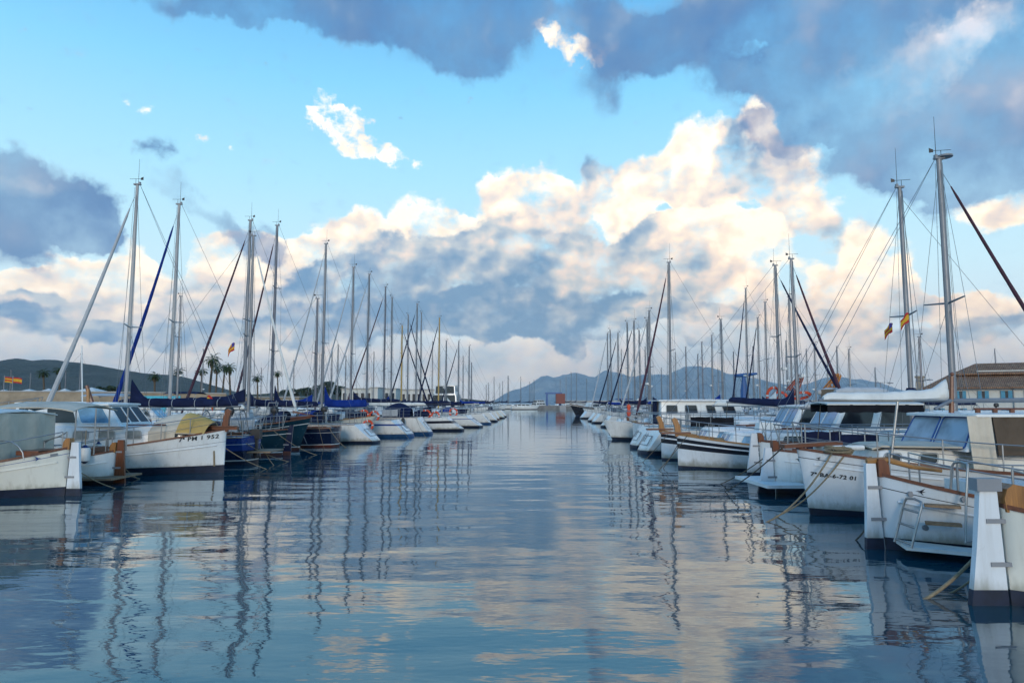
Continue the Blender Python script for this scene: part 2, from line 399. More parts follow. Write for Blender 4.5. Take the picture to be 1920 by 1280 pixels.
# ---------------------------------------------------------------- mesh builder
class MB:
    def __init__(s): s.v, s.f, s.m = [], [], []
    def add(s, vs, fs, mi=0):
        o = len(s.v); s.v += [tuple(p) for p in vs]; s.f += [tuple(i + o for i in f) for f in fs]
        s.m += [mi] * len(fs) if isinstance(mi, int) else list(mi)
        return s
    def box(s, c, d, mi=0, rz=0.0, ry=0.0, taper=1.0):
        x, y, z = d[0] / 2, d[1] / 2, d[2] / 2
        M = Matrix.Translation(c) @ Matrix.Rotation(rz, 4, 'Z') @ Matrix.Rotation(ry, 4, 'Y')
        vs = [M @ Vector((sx * x * (taper if sz > 0 else 1), sy * y * (taper if sz > 0 else 1), sz * z)) for sz in (-1, 1) for sx, sy in ((-1, -1), (1, -1), (1, 1), (-1, 1))]
        return s.add(vs, [(3, 2, 1, 0), (4, 5, 6, 7), (0, 1, 5, 4), (1, 2, 6, 5), (2, 3, 7, 6), (3, 0, 4, 7)], mi)
    def tube(s, pts, r, n=6, mi=0, flat=1.0, caps=True, mats=None):
        pts = [Vector(p) for p in pts]
        rs = r if isinstance(r, (list, tuple)) else [r] * len(pts)
        rings = []; up = None
        for i, p in enumerate(pts):
            a, b = pts[max(0, i - 1)], pts[min(len(pts) - 1, i + 1)]
            d = (b - a).normalized()
            if up is None:
                up = Vector((0, 0, 1)) if abs(d.z) < .9 else Vector((1, 0, 0))
            u = d.cross(up)
            if u.length < 1e-5: u = d.cross(Vector((0, 1, .3)))
            u.normalize(); w = u.cross(d).normalized(); up = w
            rings.append([p + (u * math.cos(2 * PI * k / n) * flat + w * math.sin(2 * PI * k / n)) * rs[i] for k in range(n)])
        return s.loft(rings, mi, caps)
    def loft(s, rings, mi=0, caps=True, closed=True):
        n = len(rings[0]); o = len(s.v)
        for rg in rings: s.v += [tuple(p) for p in rg]
        K = n if closed else n - 1
        for i in range(len(rings) - 1):
            for k in range(K):
                a, b = o + i * n + k, o + i * n + (k + 1) % n
                s.f.append((a, b, b + n, a + n)); s.m.append(mi)
        if caps:
            s.f.append(tuple(o + k for k in range(n - 1, -1, -1))); s.m.append(mi)
            s.f.append(tuple(o + (len(rings) - 1) * n + k for k in range(n))); s.m.append(mi)
        return s
    def plate(s, poly, thick, mi=0, axis=None):
        """flat polygon (3D points) given a thickness along its normal (or along axis)"""
        P = [Vector(p) for p in poly]
        if axis is None:
            nrm = Vector()
            for i in range(len(P)): nrm += (P[i] - P[0]).cross(P[(i + 1) % len(P)] - P[0])
            axis = nrm.normalized()
        h = Vector(axis) * (thick / 2); n = len(P)
        vs = [p - h for p in P] + [p + h for p in P]
        fs = [tuple(range(n - 1, -1, -1)), tuple(range(n, 2 * n))] + [(k, (k + 1) % n, n + (k + 1) % n, n + k) for k in range(n)]
        return s.add(vs, fs, mi)
    def sheet(s, grid, thick=.012, mi=0):
        """grid of points (rows) made into a thin closed shell"""
        R_, C_ = len(grid), len(grid[0]); o = len(s.v)
        G = [[Vector(p) for p in row] for row in grid]
        top, bot = [], []
        for i in range(R_):
            for j in range(C_):
                a = G[min(i + 1, R_ - 1)][j] - G[max(i - 1, 0)][j]; b = G[i][min(j + 1, C_ - 1)] - G[i][max(j - 1, 0)]
                n = a.cross(b); n = n.normalized() if n.length > 1e-9 else Vector((0, 0, 1))
                top.append(G[i][j] + n * thick / 2); bot.append(G[i][j] - n * thick / 2)
        s.v += [tuple(p) for p in top + bot]; N = R_ * C_
        def q(*ix):
            s.f.append(tuple(o + k for k in ix)); s.m.append(mi)
        for i in range(R_ - 1):
            for j in range(C_ - 1):
                a = i * C_ + j
                q(a, a + C_, a + C_ + 1, a + 1); q(N + a, N + a + 1, N + a + C_ + 1, N + a + C_)
        for j in range(C_ - 1):
            q(j, j + 1, N + j + 1, N + j); a = (R_ - 1) * C_ + j; q(a + 1, a, N + a, N + a + 1)
        for i in range(R_ - 1):
            a = i * C_; q(a + C_, a, N + a, N + a + C_); a = i * C_ + C_ - 1; q(a, a + C_, N + a + C_, N + a)
        return s
    def sphere(s, c, r, n=10, m=6, mi=0, sc_=(1, 1, 1)):
        rings = [[Vector(c) + Vector((math.cos(2 * PI * k / n) * math.sin(a) * r * sc_[0], math.sin(2 * PI * k / n) * math.sin(a) * r * sc_[1], math.cos(a) * r * sc_[2])) for k in range(n)] for a in [PI - max(.02, min(PI - .02, PI * i / m)) for i in range(m + 1)]]
        return s.loft(rings, mi)
    def torus(s, c, Rr, r, mi=0, n=24, k=8, rot=None, bands=None):
        o = len(s.v); M = rot or Matrix.Identity(3)
        for i in range(n):
            a = 2 * PI * i / n
            for j in range(k):
                b = 2 * PI * j / k
                s.v.append(tuple(Vector(c) + M @ Vector(((Rr + r * math.cos(b)) * math.cos(a), (Rr + r * math.cos(b)) * math.sin(a), r * math.sin(b)))))
        for i in range(n):
            for j in range(k):
                s.f.append((o + i * k + j, o + ((i + 1) % n) * k + j, o + ((i + 1) % n) * k + (j + 1) % k, o + i * k + (j + 1) % k))
                s.m.append(bands if bands is not None and (i % (n // 4)) == 0 else mi)
        return s
    def build(s, name, mats, parent=None, smooth=35, loc=None):
        me = bpy.data.meshes.new(name); me.from_pydata(s.v, [], s.f)
        for m in (mats if isinstance(mats, (list, tuple)) else [mats]): me.materials.append(m)
        me.polygons.foreach_set('material_index', s.m)
        bm = bmesh.new(); bm.from_mesh(me); bmesh.ops.recalc_face_normals(bm, faces=bm.faces); bm.to_mesh(me); bm.free()
        if smooth:
            me.polygons.foreach_set('use_smooth', [True] * len(me.polygons)); me.set_sharp_from_angle(angle=R(smooth))
        me.update()
        o = bpy.data.objects.new(name, me); COL.objects.link(o)
        if parent is not None: o.parent = parent
        if loc is not None: o.location = loc
        return o
def tag(o, label, cat, group=None):
    o['label'] = label; o['category'] = cat
    if group: o['group'] = group
    return o
def empty(name, loc, rz=0.0):
    o = bpy.data.objects.new(name, None); COL.objects.link(o); o.location = loc; o.rotation_euler = (0, 0, rz); o.empty_display_size = .2
    return o
def copy_tree(o, parent=None):
    c = o.copy(); COL.objects.link(c); c.parent = parent
    for ch in list(o.children): copy_tree(ch, c)
    return c
def lerp(a, b, t): return a + (b - a) * t
def clamp(v, a=0.0, b=1.0): return max(a, min(b, v))
def rrect(u0, u1, v0, v1, r, k=4):
    """rounded rectangle outline in uv"""
    out = []
    for cx, cy, a0 in ((u1 - r, v1 - r, 0), (u0 + r, v1 - r, 90), (u0 + r, v0 + r, 180), (u1 - r, v0 + r, 270)):
        for i in range(k + 1):
            a = R(a0 + 90 * i / k); out.append((cx + r * math.cos(a), cy + r * math.sin(a)))
    return out

# ---------------------------------------------------------------- boats
class Boat:
    """local frame: x forward, y port, z up, z = 0 at the waterline, origin amidships"""
    def __init__(s, name, label, cat, d, end_px, out, side, L, B, fb, kind='transom', rake=.15, srake=0.0, yaw=0.0, group=None, sw=.8, end_x=None, full=1.0, heel=0):
        s.L, s.B, s.fb, s.kind, s.rake, s.srake, s.sw, s.full = L, B, fb, kind, rake, srake, sw, full
        s.d, s.side, s.out = d, side, out; s.belly = .22
        ex = xat(end_px, d) if end_x is None else end_x
        s.ex = ex
        into = -1 if side == 'L' else 1           # direction from the fairway into the berth
        head = (PI if into > 0 else 0) if out == 'bow' else (0 if into > 0 else PI)
        s.rz = head + R(yaw)
        k = L / 2 if out == 'bow' else -L / 2
        s.root = empty(name, (ex - math.cos(s.rz) * k, d - math.sin(s.rz) * k, 0), s.rz)
        s.root.rotation_euler = (R(heel), 0, s.rz)
        tag(s.root, label, cat, group or ('boats in the far basin' if d > 115 else 'boats moored on the left side' if side == 'L' else 'boats moored on the right side'))
        s.into = into
    # local x of a point whose photo column is px (at this boat's distance)
    def lx(s, px):
        dist = abs(xat(px, s.d) - s.ex)
        return s.L / 2 - dist if s.out == 'bow' else -s.L / 2 + dist
    def lz(s, py): return CAM_H + (755 - py) / F * s.d
    def sheer(s, t):
        fbow, fmid, fst = s.fb
        return fmid + (fbow - fmid) * clamp((t - .4) / .6) ** 2 + (fst - fmid) * clamp((.4 - t) / .4) ** 2
    def half(s, t):
        B = s.B / 2
        if s.kind == 'double':
            a = abs(2 * t - 1)
            return max(.035, B * (1 - a ** 2.5) ** .8)
        if t > .45:
            return max(.03, B * (1 - ((t - .45) / .55) ** 2.3) ** .85)
        q = (.45 - t) / .45
        return B * (1 - (1 - s.sw) * q ** 1.8)
    def expo(s, t):
        if s.kind == 'double':
            return lerp(.30, .85, abs(2 * t - 1) ** 2) * s.full
        return (lerp(.30, .85, clamp((t - .45) / .55) ** 1.7) if t > .45 else lerp(.30, .5, (.45 - t) / .45)) * s.full
    def surf(s, t, z):
        zs = s.sheer(t); zk = -.55
        q = clamp((z - zk) / (zs - zk), 0.0, 1.0)
        y = s.half(t) * (max(q, 1e-4) ** s.expo(t))
        x = -s.L / 2 + s.L * t
        wb = clamp((t - .6) / .4) ** 1.6; x += wb * s.rake * (z - zs)
        ws = clamp((.3 - t) / .3) ** 1.6
        zz = z if s.srake >= 0 else max(z, .12)
        x -= ws * s.srake * (zz - zs)
        return Vector((x, max(y, .02), z))
    def tx(s, x): return clamp((x + s.L / 2) / s.L)
    def deckz(s, x): return s.sheer(s.tx(x))
    def hull(s, m=WHITE, boot=BOOT, bt=.10, stripes=(), strake=.60, white_line=None, N=40):
        """stripes: (f0, f1, material) as fractions of the topside height"""
        mats = [m, boot] + [q[2] for q in stripes]
        fr = sorted({0, .14, .28, .42, .56, .7, .84, 1.0} | {q[0] for q in stripes} | {q[1] for q in stripes})
        if white_line: mats.append(white_line)
        ts = [(1 - math.cos(PI * i / N)) / 2 * .6 + i / N * .4 for i in range(N + 1)]
        def zrow(t):
            zs = s.sheer(t); b = bt + .03 * (2 * t - 1) ** 2
            rows = [-.5, -.25, -.02, b] + ([b + .035] if white_line else [])
            lo = rows[-1]
            return rows + [lo + (zs - lo) * f for f in fr[1:]]
        nb = 3
        rm = [1, 1, 1] + ([len(mats) - 1] if white_line else [])
        for i in range(len(fr) - 1):
            mid = (fr[i] + fr[i + 1]) / 2; k = 0
            for j, q in enumerate(stripes):
                if q[0] < mid < q[1]: k = 2 + j
            rm.append(k)
        b = MB(); n = len(rm) + 1
        grid = {1: [], -1: []}
        for sg in (1, -1):
            for t in ts:
                row = []
                for z in zrow(t):
                    p = s.surf(t, z); row.append(len(b.v)); b.v.append((p.x, p.y * sg, p.z))
                grid[sg].append(row)
            for i in range(N):
                for k in range(n - 1):
                    g = grid[sg]; b.f.append((g[i][k], g[i + 1][k], g[i + 1][k + 1], g[i][k + 1])); b.m.append(rm[k])
        for i in (0, N):
            if i == 0 and s.kind == 'transom':
                Q = (.72, .38, 0, -.38, -.72); cols = [grid[1][i]]
                for q in Q:
                    row = []
                    for k in range(n):
                        p = Vector(b.v[grid[1][i][k]]); z_ = p.z; row.append(len(b.v))
                        b.v.append((p.x - s.belly * (1 - q * q), p.y * q, z_ + (.06 * (1 - q * q) if k == n - 1 else 0)))
                    cols.append(row)
                cols.append(grid[-1][i])
                for a_, c_ in zip(cols, cols[1:]):
                    for k in range(n - 1): b.f.append((a_[k], c_[k], c_[k + 1], a_[k + 1])); b.m.append(rm[k])
                continue
            for k in range(n - 1):
                b.f.append((grid[1][i][k], grid[-1][i][k], grid[-1][i][k + 1], grid[1][i][k + 1])); b.m.append(rm[k])
        s.h = b.build('hull', mats, s.root, smooth=50)
        if strake:
            for sg in (1, -1):
                pts = []
                for i in range(21):
                    t = .02 + .96 * i / 20; z = lerp(bt, s.sheer(t), strake); p = s.surf(t, z); pts.append((p.x, (p.y + .004) * sg, z))
                MB().tube(pts, .022, 5).build('rubbing_strake', m, s.h)
        return s
    def deck(s, m=DECKW, drop=.05):
        b = MB(); rows = []
        for i in range(25):
            t = .012 + .976 * i / 24; z = s.sheer(t) - drop; p = s.surf(t, z); w = max(.012, p.y - .006)
            rows.append([(p.x, w * q, z + .04 * s.half(t) * (1 - q * q)) for q in (-1, -.5, 0, .5, 1)])
        b.sheet(rows, .02); b.build('deck', m, s.root)
        return s
    def caprail(s, m=WOOD, w=.09, h=.045, name='gunwale'):
        b = MB()
        for sg in (1, -1):
            rings = []
            for i in range(31):
                t = i / 30; p = s.surf(t, s.sheer(t)); y = p.y
                o, inn = y + .03, max(y - w + .03, .001)
                rings.append([(p.x, sg * inn, p.z), (p.x, sg * o, p.z - .004), (p.x, sg * o, p.z + h), (p.x, sg * inn, p.z + h)])
            b.loft(rings)
        b.build(name, m, s.root, smooth=30)
        return s
    def stempost(s, h=.45, m=WOODV, w=.10, at='bow', lean=.06, thick=.10, name='stem_post'):
        t = 1.0 if at == 'bow' else 0.0; sg = 1 if at == 'bow' else -1
        p = s.surf(t, s.sheer(t)); x, z = p.x, p.z
        prof = [(-.16, -.02), (-.12, .12), (-.085, .6 * h), (-.10 + lean, h), (-.03 + lean, h + .04), (.07 + lean, h - .01), (.075, .5 * h), (.055, -.06)]
        b = MB().plate([(x + sg * q[0], 0, z + q[1]) for q in prof], thick, axis=(0, 1, 0))
        b.build(name, m, s.root)
        return s
    def rudder(s, m=WHITE, boot=BOOT, top=.16, wt=.17, wb=.48, head=WOODV, tiller=None, lowz=-.3):
        """outboard rudder hung on a pointed stern"""
        zs = s.sheer(0)
        def xs(z): return s.surf(0, max(z, -.3)).x - .035
        b = MB()
        zt = zs + top; zb = .16
        f = lambda z: lerp(wb, wt, clamp(z / zt) ** .8)
        zz = [lowz, -.05, zb, zb + .02, .5 * zt, .8 * zt, zt]
        for z0, z1, mi in [(zz[i], zz[i + 1], 1 if i < 2 else 0) for i in range(len(zz) - 1)]:
            poly = [(xs(z0), 0, z0), (xs(z0) - f(z0), 0, z0), (xs(z1) - f(z1), 0, z1), (xs(z1), 0, z1)]
            b.plate(poly, .075, mi, axis=(0, 1, 0))
        r = b.build('rudder', [m, boot], s.root)
        for z in (.35 * zt, .72 * zt):
            MB().box((xs(z) - .02, 0, z), (.26, .10, .045)).build('rudder_bracket', GREY, r)
        if head:
            p = s.surf(0, zs)
            MB().plate([(p.x + q[0], 0, zs + q[1]) for q in ((.14, -.02), (.12, .16), (.06, .235), (-.02, .24), (-.03, .2), (-.02, -.02))], .16, axis=(0, 1, 0)).build('stern_post', head, s.root)
        if tiller:
            p = s.surf(0, zs)
            MB().tube([(p.x - .16, 0, zt + .03), (p.x + .15, 0, zt + .05), (p.x + .5, .02, zs + .12), (p.x + .95, .05, zs + .06)], [.05, .045, .035, .028], 8, flat=.7).build('tiller', tiller, r)
        return s
    def house(s, x0, x1, w0, w1, z0, z1, sf=.1, sb=.05, ss=.06, m=WHITE, name='cabin', crown=.05, rc=.07, lip=None, lipm=None):
        """deckhouse: x0 aft .. x1 fore at the base, half widths w0 (aft) w1 (fore); the slopes are insets at the top"""
        def plan(z, grow=0.0):
            q = (z - z0) / (z1 - z0); a0, a1 = x0 + sb * q - grow, x1 - sf * q + grow; b0, b1 = w0 - ss * q + grow, w1 - ss * q + grow
            cs = [(a1, b1), (a0, b0), (a0, -b0), (a1, -b1)]; out = []
            for i, c in enumerate(cs):
                pv, nx = Vector(cs[i - 1]), Vector(cs[(i + 1) % 4]); c = Vector(c)
                u, v = (pv - c).normalized(), (nx - c).normalized()
                for k in range(4):
                    f = k / 3; out.append(c + u * rc * (1 - f) ** 2 + v * rc * f ** 2)
            return [(p.x, p.y, z) for p in out]
        h = z1 - z0
        rings = [plan(z0), plan(z0 + h * .5), plan(z1 - .03)]
        top = plan(z1); rings.append([(lerp(p[0], (x0 + x1) / 2, .03), p[1] * .97, z1) for p in top])
        cx = (x0 + sb + x1 - sf) / 2
        for q, zz in ((.6, .7), (.12, 1.0)):
            rings.append([(cx + (p[0] - cx) * max(q, .3), p[1] * q, z1 + crown * zz) for p in top])
        o = MB().loft(rings).build(name, m, s.root, smooth=40)
        if lip:
            rg = []
            for zz, g in ((z1 - .035, lip), (z1 + .012, lip), (z1 + .02, lip - .03)):
                rg.append([(p[0], p[1], zz) for p in plan(z1, g)])
            ctr = [[(cx + (p[0] - cx) * q, p[1] * q, z1 + .02 + crown * zz) for p in plan(z1, lip - .03)] for q, zz in ((.6, .75), (.1, 1.0))]
            MB().loft(rg + ctr).build('roof', lipm or m, o, smooth=40)
        def face(which):
            T = lambda x, y, z: Vector((x, y, z))
            if which in ('port', 'stbd'):
                g = 1 if which == 'port' else -1
                c = [T(x0, w0 * g, z0), T(x1, w1 * g, z0), T(x1 - sf, (w1 - ss) * g, z1), T(x0 + sb, (w0 - ss) * g, z1)]
                n = (c[1] - c[0]).cross(c[3] - c[0]) * (-g)
            elif which == 'front':
                c = [T(x1, w1, z0), T(x1, -w1, z0), T(x1 - sf, -(w1 - ss), z1), T(x1 - sf, w1 - ss, z1)]; n = (c[3] - c[0]).cross(c[1] - c[0])
            else:
                c = [T(x0, -w0, z0), T(x0, w0, z0), T(x0 + sb, w0 - ss, z1), T(x0 + sb, -(w0 - ss), z1)]; n = (c[3] - c[0]).cross(c[1] - c[0])
            n.normalize()
            if which == 'front' and n.x < 0: n = -n
            if which == 'back' and n.x > 0: n = -n
            if which == 'port' and n.y < 0: n = -n
            if which == 'stbd' and n.y > 0: n = -n
            P = lambda u, v: (c[0] * (1 - u) + c[1] * u) * (1 - v) + (c[3] * (1 - u) + c[2] * u) * v
            return P, n
        o.__dict__ if False else None
        return o, face
    def window(s, cab, face, u0, u1, v0, v1, pane=G_DARK, frame=FRAMEM, rad=.3, fw=.03, skew=0.0):
        P, n = face
        A = (P(u1, v0) - P(u0, v0)).length; Bh = (P(u0, v1) - P(u0, v0)).length
        r = rad * min(A, Bh)
        def pts(g, off):
            out = []
            for x, y in rrect(-g, A + g, -g, Bh + g, max(r + g, .005)):
                out.append(P(u0 + (u1 - u0) * (x + skew * y) / A, v0 + (v1 - v0) * y / Bh) + n * off)
            return out
        b = MB(); a0, a1, c0, c1 = pts(fw, -.006), pts(fw, .016), pts(0, .016), pts(0, -.006)
        k = len(a0)
        b.loft([a0, a1, c0, c1], caps=False)
        f = b.build('window', frame, cab, smooth=40)
        MB().loft([pts(.004, -.010), pts(.004, .007)]).build('pane', pane, f, smooth=40)
        return f
    def rail(s, t0, t1, h=.5, posts=5, sides=(1, -1), inset=.10, r=.013, wires=1, close=None, m=STEEL, name='guard_rail', drop_end=0.0):
        b = MB(); top = {}
        for sg in sides:
            pts = []
            for i in range(13):
                t = lerp(t0, t1, i / 12); p = s.surf(t, s.sheer(t)); e = h * (1 - drop_end * (1 if i in (0,) else 0))
                pts.append(Vector((p.x, sg * max(p.y - inset, .03), p.z + e)))
            top[sg] = pts
            b.tube(pts, r, 6)
            for w in range(wires):
                f = (w + 1) / (wires + 1)
                b.tube([(p.x, p.y, p.z - h * f) for p in pts], .005, 4)
            for i in range(posts):
                t = lerp(t0, t1, i / (posts - 1)); p = s.surf(t, s.sheer(t))
                y = sg * max(p.y - inset, .03); b.tube([(p.x, y, p.z), (p.x, y, p.z + h)], r, 6)
        if close in ('bow', 'stern') and len(sides) == 2:
            i = -1 if close == 'bow' else 0; q = 1 if close == 'bow' else -1
            a, c = top[1][i], top[-1][i]
            b.tube([a, (a.x + .18 * q, a.y * .55, a.z + .03), (a.x + .22 * q, 0, a.z + .04), (c.x + .18 * q, c.y * .55, c.z + .03), c], r, 6)
            b.tube([(a.x + .21 * q, 0, a.z + .03), (a.x + .04 * q, 0, a.z - h)], r, 6)
        b.build(name, m, s.root)
        return s
    def mast(s, x, H, r=.075, m=ALU, spread=(.52,), sl=.62, vane=True, whip=.9, stays=True, bow_x=None, stern_x=None, jib=None, jib_x=None, jib_frac=.95, jib_r=.06, wire=.0065, radar=None, double_back=False, n=10, base=None):
        z0 = s.deckz(x) - .03 if base is None else base
        r *= .80
        M = MB().tube([(x, 0, z0), (x - .01, 0, lerp(z0, H, .5)), (x - .03, 0, H)], [r, r * .97, r * .78], n, flat=.8).build('mast', m, s.root)
        top = Vector((x - .03, 0, H))
        b = MB().box(top + Vector((0, 0, .02)), (.24, .10, .05)); b.box(top + Vector((-.08, 0, .07)), (.06, .08, .07)); b.build('masthead', GREY, M)
        tips = {1: [], -1: []}
        for f in spread:
            z = lerp(z0, H, f); L_ = sl * (1.0 if f < .6 else .8); bs = MB()
            for g in (1, -1):
                tip = Vector((x - .12, g * L_, z + .06)); tips[g].append(tip)
                bs.tube([(x - .01, 0, z), tip], [.028, .018], 6)
            bs.build('spreader', m, M)
        if whip:
            MB().tube([top + Vector((-.05, .03, .05)), top + Vector((-.05, .03, .05 + whip))], [.008, .004], 5).build('antenna', BLACK, M)
        if vane:
            bv = MB().tube([top + Vector((.06, 0, .04)), top + Vector((.06, 0, .22))], .007, 5); bv.tube([top + Vector((-.12, .02, .22)), top + Vector((.30, -.03, .23))], .007, 5)
            bv.plate([top + Vector(q) for q in ((-.12, .02, .18), (-.22, .03, .17), (-.22, .03, .29), (-.12, .02, .25))], .008); bv.build('wind_vane', BLACK, M)
        if radar:
            z = lerp(z0, H, radar); br = MB(); br.tube([(x + .24, 0, z), (x + .24, 0, z + .12)], .14, 12); br.box((x + .12, 0, z - .02), (.25, .06, .03)); br.build('radar', WPLAST, M)
        hb = MB()
        for q_, xo in ((.05, -.16), (-.04, .13), (.02, .19)):
            hb.tube([top + Vector((xo * .4, q_, -.1)), (x + xo * 1.3, q_ * 3, lerp(z0, H, .08))], .006 if n > 8 else .007, 4)
        hb.build('halyard', WIRE, M)
        if stays:
            tb = s.surf(s.tx(x - .25), s.deckz(x - .25)); sh = MB()
            for g in (1, -1):
                cp = Vector((x - .25, g * (tb.y - .06), tb.z)); pts = [top + Vector((0, 0, -.06))] + list(reversed(tips[g])) + [cp]
                sh.tube(pts, wire, 4)
                if tips[g]: sh.tube([Vector((x, 0, tips[g][0].z - .1)), cp + Vector((-.2, 0, 0))], wire, 4)
            sh.build('shroud', WIRE, s.root)
            sx = stern_x if stern_x is not None else -s.L / 2 + .12
            zb = s.deckz(sx) + .02; bk = MB()
            if double_back:
                for g in (1, -1): bk.tube([top + Vector((-.1, 0, 0)), (sx, g * .35, zb)], wire, 4)
            else: bk.tube([top + Vector((-.1, 0, 0)), (sx, 0, zb)], wire, 4)
            bk.build('backstay', WIRE, s.root)
            bx = jib_x if jib_x is not None else (bow_x if bow_x is not None else s.L / 2 - .12)
            zf = s.deckz(min(bx, s.L / 2)) + .05
            hd = Vector((x + .05, 0, lerp(z0, H, jib_frac))); ft = Vector((bx, 0, zf))
            if jib:
                f = MB(); a = hd.lerp(ft, .05); c = hd.lerp(ft, .955); n_ = 22; pts, rs = [], []
                f.tube([hd, a], wire * 1.3, 4, 1); 
                for i in range(n_ + 1):
                    u = i / n_; pts.append(a.lerp(c, u) + Vector((-.05 * math.sin(PI * u), 0, 0)))
                    rs.append(jib_r * (.45 + .75 * u - .15 * u * u) * (1 if 0 < i < n_ else .5) * (1 + .06 * math.sin(i * 2.6)))
                f.tube(pts, rs, 8, 0)
                dr = c.lerp(ft, .35); f.tube([dr, dr.lerp(ft, .35)], .075, 8, 2); f.tube([c, ft], wire * 1.5, 4, 1)
                f.build('furled_headsail', [jib, WIRE, BLACK], s.root)
            else:
                MB().tube([hd, ft], wire, 4).build('forestay', WIRE, s.root)
        s.mx, s.mH, s.mz0 = x, H, z0
        return s
    def boom(s, x1, z, cover=C_NAVY, x0=None, h0=.55, h1=.16, rise=0.0, w=.13, ties=4, spar=ALU, peak=.5, sag=.03, name='sail_cover', seed=1):
        """boom running aft from the mast to x1, with the lowered sail under its cover"""
        x0 = s.mx - .08 if x0 is None else x0
        rr = random.Random(seed); L_ = x1 - x0
        bm_ = MB().tube([(x0, 0, z), (x1, 0, z + rise)], .045, 8).build('boom', spar, s.root)
        rings = []; K = 26
        for i in range(K + 1):
            u = i / K; hh = lerp(h0, h1, u ** .7) * (1 + .05 * rr.uniform(-1, 1)) * (.55 if i == K else 1)
            hh += peak * max(0, 1 - u / .14) ** 1.3
            zc = z + rise * u + hh * .42 - sag * math.sin(PI * u); ww = w * (1 - .35 * u) * (.55 if i in (0, K) else 1) * (1 + .08 * rr.uniform(-1, 1))
            if ties and i > 2 and (i % max(2, K // (ties + 1))) == 0: ww *= .78; hh *= .88
            x = lerp(x0 - .10, x1 + .1, u)
            rings.append([(x, ww * math.cos(a) * (1 if math.sin(a) < 0 else .75), zc + hh * .5 * math.sin(a) * (1.0 if math.sin(a) > 0 else .9)) for a in [2 * PI * k / 12 for k in range(12)]])
        MB().loft(rings).build(name, cover, s.root, smooth=60)
        if ties:
            for k in range(ties):
                t_ = MB()
                u = (k + 1) / (ties + 1); x = lerp(x0, x1, u); hh = lerp(h0, h1, u ** .7); zc = z + rise * u + hh * .42 - sag
                t_.torus((x, 0, zc), 1.0, .09, n=14, k=4, rot=Matrix(((0, 0, .25), (0, w * .98, 0), (hh * .52, 0, 0))).to_3x3() if False else Matrix(((0, 0, .12), (w * .86, 0, 0), (0, hh * .47, 0))))
                t_.build('sail_tie', C_GREY, s.root)
        # topping lift and mainsheet
        MB().tube([(x1 + .05, 0, z + rise), (x1 - .1, 0, s.deckz(max(x1, -s.L / 2 + .1)))], .012, 4).build('mainsheet', ROPED, s.root)
        return s
    def sprayhood(s, x0, x1, w, z0, h, m=C_NAVY, win=True, name='spray_hood'):
        g = []
        for i in range(7):
            u = i / 6; x = lerp(x0, x1, u); hh = h * (1 - .85 * u ** 2.2) ; row = []
            for k in range(13):
                a = PI * k / 12; row.append((x + .12 * u, -w * math.cos(a) * (1 - .06 * u), z0 + hh * (math.sin(a) ** .55)))
            g.append(row)
        o = MB().sheet(g, .02).build(name, m, s.root, smooth=60)
        if win:
            gg = [[tuple(Vector(p) + Vector((.02, 0, .018))) for p in row[4:9]] for row in g[3:6]]
            MB().sheet(gg, .01).build('hood_window', VINYL, o, smooth=60)
        return s
    def bimini(s, x0, x1, w, z, m=C_NAVY, crown=.16, poles=True, name='bimini', sag=0.0, droop=.05, deck=None):
        g = []
        for i in range(9):
            u = i / 8; x = lerp(x0, x1, u)
            g.append([(x, w * q, z + crown * (1 - q * q) - sag * math.sin(PI * u) - droop * abs(2 * u - 1) ** 3) for q in (-1, -.75, -.4, 0, .4, .75, 1)])
        o = MB().sheet(g, .025).build(name, m, s.root, smooth=60)
        if poles:
            for x in (x0 + .05, x1 - .05):
                for q in (-1, 1):
                    zz = s.deckz(x) if deck is None else deck
                    MB().tube([(x, q * w * .98, zz), (x, q * w * .98, z - .03)], .015, 6).build('awning_pole', STEEL, o)
        return s
    def ensign(s, x, y=0.0, h=1.0, kind='es', lean=-.35, size=.55, z=None, seed=0):
        z = s.deckz(x) if z is None else z; dirx = -1
        st = MB().tube([(x, y, z), (x + lean * h, y, z + h)], .013, 6).build('flag_staff', WOODV, s.root)
        rr = random.Random(seed); ph = rr.uniform(0, 3)
        b = MB(); top = Vector((x + lean * h, y, z + h)); cols = 10; rows = 4 if kind == 'es' else 4
        for i in range(cols + 1):
            u = i / cols
            for j in range(rows + 1):
                v = j / rows
                p = top + Vector((-lean * .0 - u * size * .55, .05 * math.sin(5 * u + ph) * u, -v * size * .62 - u * u * size * .55 + .02 * math.sin(7 * u + 3 * v)))
                p.x += -lean * v * size * .62
                b.v.append(tuple(p))
        nn = (cols + 1) * (rows + 1); b.v += [(p[0], p[1] + .006, p[2]) for p in b.v[:nn]]
        for i in range(cols):
            for j in range(rows):
                a = i * (rows + 1) + j; q = (a, a + 1, a + rows + 2, a + rows + 1); mi = 0 if j in (0, 3) else 1
                if kind == 'pm': mi = (0 if j % 2 else 1) if i > 3 or j > 1 else 2
                b.f.append(q); b.m.append(mi); b.f.append(tuple(nn + k for k in reversed(q))); b.m.append(mi)
        b.build('flag', [FRED, FYEL, FBLU], st, smooth=60)
        return s
    def clutter(s, seed, dark=True):
        """deck gear that every berth shows: winches, vents, coiled line, raft canister, rolled gear"""
        rr = random.Random(seed); zc = s.deckz(0)
        for g in (-1, 1):
            x = -s.L * .24; y = g * s.half(s.tx(x)) * .72; MB().tube([(x, y, zc), (x, y, zc + .12), (x, y, zc + .16)], [.09, .06, .075], 8).build('winch', STEEL, s.root)
        x = s.L * rr.uniform(.28, .36); z = s.deckz(x)
        b = MB()
        for k in range(3): b.torus((x, .15, z + .02 + .03 * k), .17 - .02 * k, .02, n=14, k=5)
        b.build('coiled_rope', ROPE, s.root)
